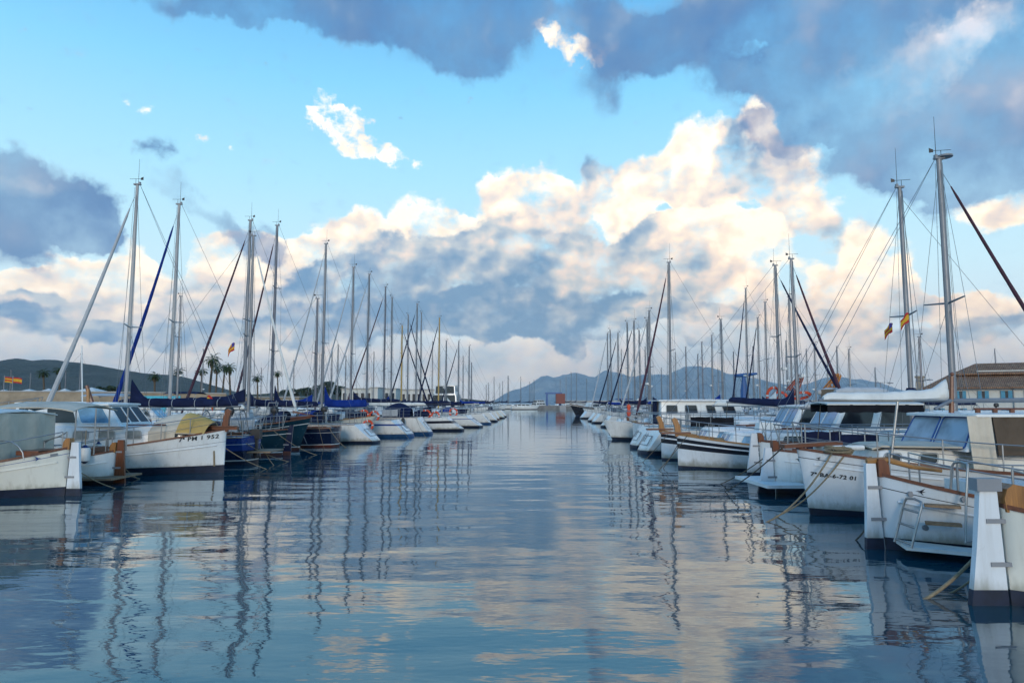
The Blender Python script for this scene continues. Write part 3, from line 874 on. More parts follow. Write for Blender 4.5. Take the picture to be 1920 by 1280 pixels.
        if rr.random() < .7: MB().box((s.L * .18, 0, z + .45), (.75, .5, .28), taper=.85).build('raft_canister', WPLAST if rr.random() < .6 else C_GREY, s.root)
        if rr.random() < .75:
            m = rr.choice((C_NAVY, C_NAVY, C_GREY, C_BLACK, C_WHITE)); x0 = -s.L * rr.uniform(.30, .38)
            for sg_ in (1, -1):
                MB().sheet([[(lerp(x0, x0 + 1.0, i / 6), s.half(s.tx(x0)) * .9 * sg_, zc + .10 + .42 * j / 3 + .01 * math.sin(i * 2 + j)) for j in range(4)] for i in range(7)], .02).build('weather_cloth', m, s.root)
        if rr.random() < .35:
            a = rr.choice((-1, 1)); xs = -s.L * .42
            MB().tube([(xs, a * .5, zc + .40), (xs, a * .5, zc + .85)], .05, 8).loft([[(xs - .02 + q * .17 * math.cos(2 * PI * k / 10), a * .5 + q * .11 * math.sin(2 * PI * k / 10), zc + z_) for k in range(10)] for q, z_ in ((.7, .80), (1, .86), (1, .98), (.6, 1.06))]).build('stowed_outboard', BLACK, s.root)
        if rr.random() < .7: MB().torus((-s.L * .30, 0, zc + .55), .38, .018, n=20, k=5, rot=Matrix.Rotation(PI / 2, 3, 'Y')).tube([(-s.L * .30, 0, zc - .1), (-s.L * .30, 0, zc + .55)], [.10, .06], 8).build('steering_wheel', STEEL, s.root)
        for g in (-1, 1):
            x = -s.L * .44; MB().box((x, g * s.half(s.tx(x)) * .75, s.deckz(x) + .03), (.22, .04, .05)).build('mooring_cleat', GREY, s.root)
        return s
    def stern_step(s, m=GREY):
        """moulded step and hatch seam on a sloping stern"""
        a, c = s.surf(0, .35), s.surf(0, s.sheer(0) * .8); w = s.half(0) * .62
        def P(u, y): q = a.lerp(c, u); return (q.x - s.belly * (1 - (y / s.half(0)) ** 2) - .012, y, q.z)
        b = MB()
        for y0, y1, u0, u1 in ((-w, w, .05, .09), (-w, w, .86, .90), (-w, -w + .05, .09, .86), (w - .05, w, .09, .86)):
            b.sheet([[P(lerp(u0, u1, i), lerp(y0, y1, j / 4)) for j in range(5)] for i in (0, 1)], .016)
        b.build('stern_hatch_seam', m, s.root)
        b = MB()
        for y in (-.16, .16): b.tube([P(1.05, y), P(.35, y)], .015, 6)
        for u in (.42, .62, .82): b.tube([P(u, -.16), P(u, .16)], .014, 6)
        b.build('boarding_ladder', STEEL, s.root)
        return s
    def world(s, p): return s.root.matrix_world @ Vector(p) if False else (Matrix.Translation(s.root.location) @ s.root.rotation_euler.to_matrix().to_4x4()) @ Vector(p)

# ---------------------------------------------------------------- loose things on and around the boats
def lifebuoy(p, label, rx=0.0, rz=0.0, r=.27, group='lifebuoys hung on the boats'):
    b = MB().torus((0, 0, 0), r, .065, 0, n=28, k=8, rot=Matrix.Rotation(PI / 2, 3, 'X'), bands=1)
    o = b.build('lifebuoy', [ORANGE, WPLAST]); o.location = p; o.rotation_euler = (rx, 0, rz)
    rg = MB().torus((0, 0, 0), r + .085, .008, n=24, k=4, rot=Matrix.Rotation(PI / 2, 3, 'X')); rg.build('grab_line', ROPE, o)
    return tag(o, label, 'lifebuoy', group)
def fender(p, label, h=.5, r=.10, m=WPLAST, ends=NAVYP, top=None, group='fenders hung over the sides'):
    n = 12; rings = []
    for z, q in ((-h / 2 - .06, .25), (-h / 2 - .03, .5), (-h / 2, .85), (-h / 2 + .06, 1), (h / 2 - .06, 1), (h / 2, .85), (h / 2 + .03, .5), (h / 2 + .07, .25)):
        rings.append([(r * q * math.cos(2 * PI * k / n), r * q * math.sin(2 * PI * k / n), z) for k in range(n)])
    b = MB().loft(rings[:3], 1).loft(rings[2:6], 0).loft(rings[5:], 1)
    o = b.build('fender', [m, ends]); o.location = p
    MB().tube([(0, 0, h / 2 + .06), (.0, 0, h / 2 + (top or .45))], .010, 5).build('lanyard', ROPE, o)
    return tag(o, label, 'fender', group)
def mooring(a, b, label, sag=.12, r=.016, m=ROPE, n=12, group='mooring ropes running into the water', curl=0.0):
    a, b = Vector(a), Vector(b); o0 = a.copy(); pts = []
    for i in range(n + 1):
        u = i / n; p = a.lerp(b, u); p.z -= sag * 4 * u * (1 - u); pts.append(p - o0)
    o = MB().tube(pts, r, 6).build('mooring_rope', m); o.location = o0
    return tag(o, label, 'rope', group)
# ---------------------------------------------------------------- lettering that follows a hull side
def find_t(s, x, z):
    a, b = 0.0, 1.0
    for _ in range(40):
        m_ = (a + b) / 2
        if s.surf(m_, z).x < x: a = m_
        else: b = m_
    return (a + b) / 2
def hull_text(s, text, x, z, size, sg, dirx, m, slope=0.0, shear=.12, bold=.012, name='registration_lettering'):
    cu = bpy.data.curves.new('lettering', 'FONT'); cu.body = text; cu.size = size; cu.shear = shear; cu.offset = bold * size; cu.space_character = 1.12
    to = bpy.data.objects.new('lettering', cu); COL.objects.link(to)
    me = bpy.data.meshes.new_from_object(to.evaluated_get(bpy.context.evaluated_depsgraph_get()))
    bpy.data.objects.remove(to); bpy.data.curves.remove(cu)
    vs = []
    for v in me.vertices:
        xx = x + dirx * v.co.x; zz = z + v.co.y + slope * v.co.x; p = s.surf(find_t(s, xx, zz), zz)
        vs.append((xx, sg * (p.y + .016), zz))
    me2 = bpy.data.meshes.new(name); me2.from_pydata(vs, [], [tuple(p.vertices) for p in me.polygons]); me2.materials.append(m)
    o = bpy.data.objects.new(name, me2); COL.objects.link(o); o.parent = s.h
    return o
def hull_patch(s, pts, sg, m, name):
    """small flat mark (list of polygons in x, z) laid on the hull side"""
    b = MB()
    for poly in pts:
        b.add([(x, sg * (s.surf(find_t(s, x, z), z).y + .015), z) for x, z in poly], [tuple(range(len(poly)))])
    o = b.build(name, m, s.h, smooth=0); return o
def emblem(s, x, z, k, sg, dirx, m):
    """small swallow-like mark with a fine tail"""
    P = lambda q: [(x + dirx * u * k, z + v * k) for u, v in q]
    hull_patch(s, [P([(0, 0), (.5, .16), (1.0, .1), (.55, -.02)]), P([(.35, .1), (.1, .55), (.6, .12)]), P([(.4, .0), (.2, -.5), (.62, .02)])], sg, m, 'emblem')

# ================================================================ LEFT ROW
# --- front left double-ender, stern and blue-white rudder to the fairway
s = Boat('fishing_boat', 'cream wooden double ender nearest on the left with pale blue rudder and beige curtains', 'boat', 15.8, 137, 'stern', 'L', 7.6, 2.7, (1.15, .60, 1.06), 'double', .1, .06, yaw=-3)
s.hull(CREAM, BOOT, .17, [(.865, .88, BLUESTR)], strake=.70).deck(drop=.12).caprail(WOOD)
s.rudder(COOLW, BOOT, .14, .17, .36, head=GOLDV)
emblem(s, s.lx(98), .86, .11, 1, -1, BLUESTR)
x0, x1 = -s.L / 2 + 1.25, s.lx(-140)
rf = s.bimini(x0 - .05, x1, 1.15, 1.86, C_WHITE, .10, poles=True, name='awning', droop=.06)
b = MB()
for q in (-1, 1):
    g = [[(lerp(x0, x0 + 1.35, i / 10), q * (1.10 + .03 * math.sin(i * 2.1)), lerp(.72, 1.86, j / 5)) for j in range(6)] for i in range(11)]
    b.sheet(g, .02)
g = [[(x0 - .02 + .03 * math.sin(i * 1.7), lerp(-1.1, 1.1, i / 10), lerp(.72, 1.86, j / 5)) for j in range(6)] for i in range(11)]
b.sheet(g, .02).build('side_curtain_or_opening', C_BEIGE, s.root, smooth=60)
for q in (-1.1, 1.1): MB().box((x0 + 1.42, q, 1.25), (.09, .06, 1.15)).build('door_post', WOODV, s.root)
for q in (-1.1, 1.1): MB().box((x0 + 2.6, q, 1.05), (2.2, .06, .75)).build('cockpit_side', WHITE, s.root)
s.rail(.02, .30, .42, 3, inset=.14, wires=0)
for y in (-.85, .85):
    MB().tube([(x0 - .35 - .95 * math.cos(a) * .5, y, .86 + .42 * math.sin(a)) for a in [PI * k / 8 for k in range(9)]], .014, 6).build('stern_hoop', STEEL, s.root)
MB().box((s.lx(82), 0, .98), (.52, .9, .10)).build('hatch_cover', WOOD, s.root)
MB().plate([(s.lx(q), s.surf(find_t(s, s.lx(q), z), z).y + .012, z) for q, z in ((117, .95), (125, .97), (125, .91), (117, .89))], .012).build('vent_plate', GREY, s.root)
A = s
# --- small double-ender behind it with a dark wooden rudder
s = Boat('fishing_boat', 'small white double ender with dark brown wooden rudder under a long white awning', 'boat', 18.3, 222, 'stern', 'L', 6.4, 2.3, (1.0, .52, .82), 'double', .1, .05, yaw=1)
s.hull(WHITE, BOOT, .10, [], strake=.66).deck(drop=.1).caprail(WOOD)
s.rudder(WOODV, WOODV, .30, .16, .30, head=GOLDV)
s.bimini(s.lx(20), s.lx(262), 1.0, 1.98, C_BEIGE, .14, poles=False, name='awning', droop=.10)
for px in (177, 212):
    for q in (-.75, .75): MB().tube([(s.lx(px), q, s.deckz(s.lx(px))), (s.lx(px), q, 1.96)], .018, 6).build('awning_pole', STEEL, s.root)
MB().box((s.lx(205), 0, .16), (1.15, 1.5, .05)).build('swim_platform', TEAK, s.root)
MB().box((s.lx(160), 0, .80), (.8, 1.0, .26)).build('hatch_cover', WOOD, s.root)
s.rail(.03, .5, .40, 5, inset=.10, wires=0)
A2 = s
# --- white double-ender with the number on its bow
s = Boat('cabin_boat', 'white double ender with tall mahogany stem post and black number on its bow', 'boat', 21.0, 426, 'bow', 'L', 9.0, 2.9, (1.28, .66, .95), 'double', .02, .1, yaw=-2)
s.hull(WHITE, BOOT, .20, [(.66, .672, GREY)], strake=.60).deck(drop=.06).caprail(WOOD, .10)
s.stempost(.60, WOODV, .12, lean=.08)
hull_text(s, '7\u00aa PM 1 952', s.lx(362), .955, .165, -1, 1, BLACK, slope=.10, bold=.022)
hull_patch(s, [[(s.lx(409), .2), (s.lx(412), .2), (s.lx(412), .66), (s.lx(409.6), .66)]], -1, ROPE, 'rust_streak')
s.d -= 1.0
cab, fc = s.house(s.lx(95), s.lx(334), 1.08, .46, .80, 1.42, .20, .05, .06, WHITE, 'cabin', .04, .08)
for a_, b_ in ((135, 160), (182, 208), (231, 257)):
    f = fc('stbd'); w = s.lx(334) - s.lx(95)
    s.window(cab, f, (s.lx(a_) - s.lx(95)) / w, (s.lx(b_) - s.lx(95)) / w, .40, .74, G_CURT, FRAMEM, .22)
    s.window(cab, fc('port'), (s.lx(a_) - s.lx(95)) / w, (s.lx(b_) - s.lx(95)) / w, .40, .74, G_CURT, FRAMEM, .22)
for a_, b_ in ((.12, .40), (.60, .88)): s.window(cab, fc('front'), a_, b_, .45, .80, G_SKY, FRAMEM, .22)
for q in (-1, 1): MB().tube([(s.lx(228), .72 * q, 1.45), (s.lx(300), .62 * q, 1.45)], .022, 6).build('handrail', WOOD, cab)
wh, fw_ = s.house(s.lx(40), s.lx(222), .98, .86, 1.40, 2.06, .50, .02, .10, WHITE, 'wheelhouse', .05, .06, lip=.09)
w = s.lx(222) - s.lx(40)
for fc2 in ('stbd', 'port'):
    s.window(wh, fw_(fc2), (s.lx(84) - s.lx(40)) / w, (s.lx(140) - s.lx(40)) / w, .16, .84, G_DARK, WHITE, .12)
    s.window(wh, fw_(fc2), (s.lx(150) - s.lx(40)) / w, (s.lx(206) - s.lx(40)) / w, .16, .84, G_SKY, WHITE, .12)
for a_, b_ in ((.06, .34), (.37, .63), (.66, .94)): s.window(wh, fw_('front'), a_, b_, .16, .86, G_DARK, WHITE, .10)
s.d += 1.0
# beige tent over the fore hatch
g = []
for i in range(9):
    u = i / 8; x = lerp(s.lx(302), s.lx(398), u); hh = .66 * math.sin(PI * (.18 + .62 * u)) ** .8 * (1 - .25 * u)
    g.append([(x + .10 * (1 - abs(q)), .68 * q * (1 - .45 * max(0, u - .4)), 1.22 - .06 * u + hh * (1 - abs(q) ** 2.4)) for q in (-1, -.85, -.6, -.3, 0, .3, .6, .85, 1)])
tent = MB().sheet(g, .02).build('fore_tent', C_BEIGE, s.root, smooth=60)
g2 = [[tuple(Vector(p) + Vector((.015, 0, .025))) for p in row] for row in g[4:]]
MB().sheet(g2, .015).build('tent_flap', C_TAN, tent, smooth=60)
g3 = [[(x_, q * .69, z_) for z_ in (.95, 1.1, 1.26)] for x_, q in ((s.lx(302), -1), (s.lx(318), -.99), (s.lx(335), -.97), (s.lx(350), -.95))]
MB().sheet(g3, .02).build('tent_skirt', C_BEIGE, tent, smooth=60)
s.rail(.60, .985, .52, 6, inset=.12, wires=1, close=None)
b = MB().box((s.lx(442), 0, 1.33), (1.25, .16, .09)).box((s.lx(440), 0, 1.385), (1.05, .30, .03)); b.build('bow_plank', WOOD, s.root)
MB().tube([(s.lx(345), -.4, 1.0), (s.lx(345), -.4, 1.35)], .055, 8).build('samson_post', WOODV, s.root)
s.ensign(-s.L / 2 + .1, 0, 1.5, 'es', -.25, .8, seed=3)
MB().tube([(s.lx(176), -.2, 2.05), (s.lx(163), -.2, 2.62)], [.07, .055], 8).build('mast_post', WOODV, s.root)
MB().tube([(s.lx(171), -.28, 2.05), (s.lx(169), -.28, 2.52)], [.045, .045], 8).build('gilded_post', GOLDV, s.root)
MB().tube([(s.lx(136), .3, 2.05), (s.lx(128), .3, 3.9)], .018, 6).build('boat_pole', WPLAST, s.root)
PMB = s
# --- royal blue yacht with outboard
s = Boat('sailing_yacht', 'royal blue hulled yacht with grey outboard and ladder on its stern', 'boat', 24.2, 474, 'stern', 'L', 8.0, 2.7, (1.25, .88, .92), 'transom', .5, .0, yaw=2, sw=.75)
s.hull(ROYAL, BOOT, .10, [(0, .42, NAVY), (.70, .72, WPLAST)], strake=.9, white_line=WPLAST).deck().caprail(TEAK, .07, .03, 'toe_rail')
cab, fc = s.house(-.4, 2.3, .78, .55, .85, 1.28, .25, .1, .08, WHITE, 'cabin')
for a_, b_ in ((.1, .35), (.45, .8)): s.window(cab, fc('port'), a_, b_, .3, .7, G_DARK); s.window(cab, fc('stbd'), a_, b_, .3, .7, G_DARK)
s.mast(s.lx(240), s.lz(341), .085, WMAST, (.43,), .62, jib=C_GREY, jib_x=s.lx(82), jib_r=.085, double_back=True)
s.boom(s.lx(452), 1.98, C_NAVY, h0=.34, h1=.30, peak=.70, ties=4, w=.15)
s.rail(.0, .14, .60, 3, inset=.08, wires=1, close='stern')
x = -s.L / 2
b = MB().box((x - .22, .15, 1.02), (.30, .30, .34)); b.box((x - .20, .15, .60), (.14, .16, .75)); b.box((x - .22, .15, .22), (.32, .08, .06)); b.tube([(x - .05, .15, 1.05), (x + .35, .15, 1.15)], .02, 6); b.build('outboard_motor', BLACK, s.root)
b = MB()
for y in (-.62, -.28): b.tube([(x - .06, y, 1.35), (x - .12, y, .15)], .016, 6)
for z in (.25, .48, .71, .94): b.tube([(x - .09, -.62, z), (x - .09, -.28, z)], .014, 6)
b.build('boarding_ladder', STEEL, s.root)
MB().box((x - .42, -.1, .42), (.9, 1.5, .05)).build('swim_platform', TEAK, s.root)
s.clutter(227)
BLU = s
# --- dark teal double-ender yacht
s = Boat('sailing_yacht', 'dark teal double ended yacht with stern hung rudder and blue rolled headsail', 'boat', 27.8, 541, 'stern', 'L', 9.2, 2.9, (1.35, .86, 1.02), 'double', .4, .2, yaw=1)
s.hull(TEAL, BOOTR, .08, [(.80, .825, WPLAST)], strake=.88, white_line=WPLAST).deck().caprail(WOOD, .08)
s.rudder(NAVY, BOOTR, .18, .16, .32, head=None)
cab, fc = s.house(-1.4, 2.3, .8, .55, .82, 1.28, .25, .1, .08, WHITE, 'cabin')
for a_, b_ in ((.1, .3), (.38, .58), (.66, .86)): s.window(cab, fc('port'), a_, b_, .3, .7, G_DARK)
s.mast(s.lx(320), s.lz(378), .09, WMAST, (.48,), .65, jib=C_BLUE, jib_x=s.lx(205), jib_r=.085)
s.boom(s.lx(464), 1.84, C_WHITE, h0=.26, h1=.22, peak=.25, ties=5, w=.14)
s.rail(.03, .5, .58, 6, inset=.08, wires=2, close='stern'); s.ensign(-s.L / 2 + 3.4, .2, .9, 'es', -.25, .55, z=1.5, seed=5)
b = MB()
for y in (-.55, .55): b.tube([(-s.L / 2 + .9, y, 1.0), (-s.L / 2 + .6, y, 2.1)], .022, 6)
b.tube([(-s.L / 2 + .6, -.55, 2.1), (-s.L / 2 + .6, .55, 2.1)], .022, 6).build('boom_gallows', STEEL, s.root)
s.clutter(163)
D_ = s
# --- dark teal yacht, bow out, with mahogany bowsprit
s = Boat('sailing_yacht', 'dark teal yacht pointing a long mahogany bowsprit at the fairway', 'boat', 30.8, 583, 'bow', 'L', 9.6, 2.9, (1.42, .86, .95), 'transom', .35, .0, yaw=-3, sw=.6)
s.hull(TEAL, BOOTR, .10, [(.80, .82, WPLAST)], strake=.9, white_line=WPLAST).deck().caprail(WOOD, .08)
b = MB().tube([(s.L / 2 - .9, 0, 1.40), (s.L / 2 + .2, 0, 1.52), (s.lx(617), 0, 1.70)], [.075, .075, .05], 8); b.build('bowsprit', WOOD, s.root)
MB().tube([(s.lx(616), 0, 1.66), (s.L / 2 - .12, 0, .25)], .012, 5).build('bobstay', WIRE, s.root)
cab, fc = s.house(-2.2, 2.2, .85, .55, .85, 1.32, .25, .1, .08, WHITE, 'cabin')
for a_, b_ in ((.1, .3), (.38, .58), (.66, .86)): s.window(cab, fc('stbd'), a_, b_, .3, .7, G_DARK)
s.mast(s.lx(463), s.lz(437), .085, ALU, (.55,), .6, jib=C_WHITE, jib_x=s.lx(606), jib_r=.07)
s.boom(-s.L / 2 + .6, 2.1, C_NAVY, h0=.4, h1=.2, peak=.3)
s.rail(.62, .985, .6, 5, inset=.10, wires=2, close='bow'); s.rail(.02, .5, .6, 5, inset=.10, wires=2)
s.ensign(s.mx - .5, -.5, .1, 'pm', 0, .55, z=lerp(1.0, s.mH, .42), seed=2)
s.clutter(164)
E_ = s
# --- navy yacht with brown bottom
s = Boat('sailing_yacht', 'navy blue yacht with brown antifouling, white waterline and square wooden topped stern', 'boat', 33.6, 631, 'stern', 'L', 9.2, 2.9, (1.3, .84, .90), 'transom', .5, .05, yaw=2, sw=.75)
s.hull(NAVY, BOOTR, .08, [(.72, .74, WPLAST)], strake=.9, white_line=WPLAST).deck().caprail(WOOD, .09, .05)
cab, fc = s.house(-1.4, 2.5, .85, .55, .8, 1.25, .3, .1, .08, WHITE, 'cabin')
for a_, b_ in ((.1, .3), (.38, .58), (.66, .86)): s.window(cab, fc('port'), a_, b_, .3, .7, G_DARK)
s.mast(s.lx(459), s.lz(410), .10, ALU, (.44,), .7, jib=MAROON, jib_x=s.lx(340), jib_r=.075, radar=None)
s.boom(s.lx(578), 1.95, C_NAVY, h0=.42, h1=.26, peak=.55, ties=5, w=.16, seed=4)
s.sprayhood(-2.2, -1.1, .85, 1.15, .55, C_NAVY); s.rail(.0, .5, .62, 6, inset=.08, wires=2, close='stern')
s.clutter(165)
F_ = s
# --- white yacht with raked stern
s = Boat('sailing_yacht', 'white yacht with rounded sloping stern between navy hull and bow out yacht', 'boat', 36.8, 676, 'stern', 'L', 9.4, 3.1, (1.35, .98, .95), 'transom', .5, -1.05, yaw=-4, sw=.7)
s.hull(WHITE, BOOT, .08, [], strake=0).deck().caprail(ALU, .05, .03, 'toe_rail')
cab, fc = s.house(-1.6, 2.6, .9, .55, .92, 1.32, .4, .1, .10, WHITE, 'cabin')
s.window(cab, fc('port'), .08, .42, .3, .7, G_DARK); s.window(cab, fc('port'), .5, .85, .3, .7, G_DARK)
s.mast(s.lx(504), s.lz(415), .10, DMAST, (.36, .68), .7, jib=MAROON, jib_x=s.lx(425), jib_r=.07)
s.boom(s.lx(598), 1.9, C_NAVY, h0=.42, h1=.30, peak=.85, ties=3, w=.17, seed=6)
s.sprayhood(-2.4, -1.3, .9, 1.2, .5, C_BLUE); s.rail(.0, .5, .62, 6, inset=.08, wires=2, close='stern')
b = MB()
x = -s.L / 2 - .5
for y in (-.72, -.42): b.tube([(x + .75, y, 1.0), (x - .05, y, -.2)], .014, 6)
for z in (.0, .25, .5, .75): b.tube([(x + .1 + z * .55, -.72, z), (x + .1 + z * .55, -.42, z)], .014, 6)
b.build('boarding_ladder', STEEL, s.root)
s.clutter(166)
s.stern_step()
G_ = s
# --- cream yacht, bow out, teak trim
s = Boat('sailing_yacht', 'cream yacht lying bow out with golden teak foredeck, beside blue striped stern', 'boat', 39.9, 706, 'bow', 'L', 8.8, 2.8, (1.35, .95, .95), 'transom', .75, .0, yaw=3, sw=.7)
s.hull(CREAM, BOOT, .06, [], strake=.86).deck(TEAK, drop=.01).caprail(GOLDW, .10, .04)
cab, fc = s.house(-2.0, 1.9, .8, .5, .9, 1.3, .3, .1, .08, WHITE, 'cabin')
s.window(cab, fc('stbd'), .1, .5, .3, .7, G_DARK); s.window(cab, fc('stbd'), .58, .85, .3, .7, G_DARK)
s.mast(s.lx(593), s.lz(560), .085, DMAST, (.55,), .6, jib=None)
s.boom(-s.L / 2 + .5, 2.0, C_BLUE, h0=.35, h1=.2, peak=.3); s.rail(.6, .985, .6, 5, inset=.10, wires=1, close='bow')
s.clutter(167)
H_ = s
# --- white yacht with blue stripe
s = Boat('sailing_yacht', 'white yacht with blue stripe, blue bottom and royal blue sail cover', 'boat', 43.0, 742, 'stern', 'L', 9.8, 3.2, (1.4, 1.05, 1.02), 'transom', .5, -1.1, yaw=-3, sw=.78)
s.hull(WHITE, BOOTB, .16, [(.62, .74, BLUESTR)], strake=0).deck().caprail(ALU, .05, .03, 'toe_rail')
cab, fc = s.house(-1.6, 2.8, .95, .6, .98, 1.4, .4, .1, .10, WHITE, 'cabin')
s.window(cab, fc('port'), .08, .42, .3, .7, G_DARK); s.window(cab, fc('port'), .5, .85, .3, .7, G_DARK)
s.mast(s.lx(601), s.lz(452), .105, ALU, (.43,), .75, jib=C_GREY, jib_x=s.lx(520), jib_r=.06, radar=None)
s.boom(s.lx(690), 1.85, C_BLUE, h0=.52, h1=.50, peak=.95, ties=0, w=.2, seed=8)
s.rail(.0, .55, .65, 7, inset=.08, wires=2, close='stern')
s.clutter(168)
s.stern_step()
I_ = s
# --- white yacht with navy cockpit tent
s = Boat('sailing_yacht', 'white yacht with large navy cockpit tent and black fender at its stern', 'boat', 46.5, 786, 'stern', 'L', 9.6, 3.2, (1.45, 1.12, 1.12), 'transom', .5, -.75, yaw=2, sw=.8)
s.hull(WHITE, BOOTB, .15, [], strake=0).deck().caprail(ALU, .05, .03, 'toe_rail')
cab, fc = s.house(-1.4, 2.8, .95, .6, 1.05, 1.45, .4, .1, .10, WHITE, 'cabin')
s.window(cab, fc('port'), .1, .45, .3, .7, G_DARK)
s.mast(s.lx(658), s.lz(500), .10, ALU, (.42,), .75, jib=C_GREY, jib_x=s.lx(590), jib_r=.06)
s.boom(s.lx(752), 2.15, C_NAVY, h0=.4, h1=.22, peak=.4)
g = []
for i in range(9):
    u = i / 8; x = lerp(s.lx(724), s.lx(772), u); hh = .95 * math.sin(PI * (.12 + .76 * u)) ** .5
    g.append([(x, 1.15 * q, 1.12 + hh * (1 - abs(q) ** 3)) for q in (-1, -.92, -.7, -.35, 0, .35, .7, .92, 1)])
MB().sheet(g, .03).build('cockpit_tent', C_NAVY, s.root, smooth=60)
s.rail(.0, .55, .65, 7, inset=.08, wires=2, close='stern')
s.clutter(169)
s.stern_step()
J_ = s

# ---------------- the rest of the row, smaller with distance
def row_yacht(d, end_px, out, side, L, hullm, boot, mastpx, toppy, mastm, cover, boomfrac, label, jib=None, jibpx=None, stripe=None, yaw=0, srake=-.9, end_x=None, name='sailing_yacht', group=None, hood=None, rails=True, spread=(.5,), bare=False, H=None, fb=(1.35, 1.0, 1.0), wire=.0075, bimini=None, vane=True):
    s = Boat(name, label, 'boat', d, end_px, out, side, L, L * .325, (fb[0] * rnd.uniform(.92, 1.1), fb[1] * rnd.uniform(.92, 1.06), fb[2]), 'transom', .5, srake if out == 'stern' else 0.0, yaw=yaw, sw=.76, end_x=end_x, group=group, heel=rnd.uniform(-1.0, 1.0))
    fb = s.fb; spread = spread if spread != (.5,) else rnd.choice(((.5,), (.46,), (.38, .68), (.55,), (.36, .66)))
    s.hull(hullm, boot, .12, [stripe] if stripe else [], strake=0, N=18).deck()
    cab, fc = s.house(-1.6, L * .28, .9, .55, fb[1] - .06, fb[1] + .38, .4, .1, .10, WHITE, 'cabin')
    vs_ = 'stbd' if (side == 'L') == (out == 'bow') or side == 'R' and out == 'stern' else 'port'
    for v_ in (vs_,) if d > 60 else ('stbd', 'port'): s.window(cab, fc(v_), .1, .48, .3, .7, G_DARK); s.window(cab, fc(v_), .56, .85, .3, .7, G_DARK)
    if mastpx is not None:
        mx = clamp(s.lx(mastpx), -L * .25, L * .36)
        s.mast(mx, H or s.lz(toppy), .10 if d < 70 else .11, mastm, spread, .75, jib=jib, jib_x=(clamp(s.lx(jibpx), s.L * .3, s.L / 2 + .6) if jibpx else None), jib_r=.075 if d < 70 else .09, wire=wire, n=8, vane=vane, radar=rnd.choice((None, None, None, .34, .30)), whip=rnd.choice((.5, .8, 1.1)))
        if cover: s.boom(lerp(mx, -L / 2, boomfrac), fb[1] + .95, cover, h0=rnd.uniform(.32, .5), h1=.24, peak=rnd.uniform(.1, .6), ties=rnd.choice((0, 0, 4)), w=.17, seed=int(d), rise=rnd.uniform(-.05, .25))
    s.clutter(int(d * 10))
    if out == 'stern' and srake < -.5 and d < 70: s.stern_step()
    if hood: s.sprayhood(-2.4, -1.3, .9, fb[1] + .25, .5, hood, win=d < 60)
    if bimini: s.bimini(-L / 2 + .4, -L / 2 + 2.0, 1.0, fb[1] + 1.15, bimini)
    if rails: s.rail(.0, .5, .62, 6, inset=.08, wires=1, close='stern'); s.rail(.72, .985, .6, 4, inset=.10, wires=1, close='bow', name='bow_pulpit')
    return s
K_ = row_yacht(52.5, 838, 'stern', 'L', 9.4, WHITE, BOOT, 688, 513, ALU, C_WHITE, .75, 'white yacht with low stern step and dark window band, two lifebuoys on its rail', C_GREY, 612, (.5, .72, STRIPE), 2, -1.3)
L_ = row_yacht(60, 877, 'stern', 'L', 11.5, WHITE, BOOT, 717, 535, DMAST, C_NAVY, .8, 'white yacht with dark bronze mast and long sloping rounded stern', MAROON, 640, (.66, .72, BLUESTR), -4, -1.3, hood=C_NAVY)
M_ = row_yacht(69, 903, 'stern', 'L', 11.0, WHITE, BOOTB, 780, 570, ALU, C_NAVY, .75, 'white yacht with blue cockpit cover, next past the sloping rounded stern', C_NAVY, 725, None, 2, -.9, hood=C_BLUE, bimini=C_BLUE)
N_ = row_yacht(78, 917, 'stern', 'L', 10.5, WHITE, BOOT, 822, 595, YMAST, C_NAVY, .7, 'white yacht carrying the taller of two yellow wooden masts', C_NAVY, 780, None, 0, -.9)
O_ = row_yacht(86, 926, 'stern', 'L', 10.0, WHITE, BOOTR, 836, 640, ALU, C_WHITE, .7, 'white yacht moored just beyond the tall yellow mast', None, None, None, 3, -.6)
P_ = row_yacht(94, 933, 'stern', 'L', 10.0, CREAM, BOOT, 859, 640, ALU, C_BLUE, .7, 'cream yacht with blue sail cover, second from the far end of the left row', C_NAVY, 830, None, -2, -.9)
Q_ = row_yacht(103, 938, 'stern', 'L', 9.5, WHITE, BOOT, 879, 650, ALU, C_NAVY, .7, 'white yacht at the far end of the left row', None, None, None, 4, -.9)
# second row, beyond the pontoon: mostly masts over the front boats
back_left = [(50, 545, 555, 332, ALU, C_GREY, 8.0, 'white yacht whose short thin mast stands just right of the blue headsail mast', None),
 (64.6, 733, 557, 733, ALU, C_BLUE, 9.5, 'white yacht behind the front row, grey mast beside the dark bronze mast', None),
 (73.5, 752, 610, 752, YMAST, C_NAVY, 9.0, 'white yacht carrying the shorter of two yellow wooden masts', C_NAVY),
 (82, 764, 590, 764, ALU, C_NAVY, 9.5, 'white yacht with grey mast right beside the shorter yellow mast', C_NAVY),
 (90, 788, 585, 788, ALU, C_WHITE, 9.5, 'white yacht behind the row, mast close against the navy headsail mast', None)]
for d, tp, toppy, mpx, mm, cov, Ln, lab, jb in back_left:
    row_yacht(d, 0, 'bow', 'L', Ln, WHITE, BOOT, mpx, toppy, mm, cov, .7, lab, jb, None, None, rnd.uniform(-3, 3), 0, end_x=xat(mpx, d) + Ln * .36, rails=False)

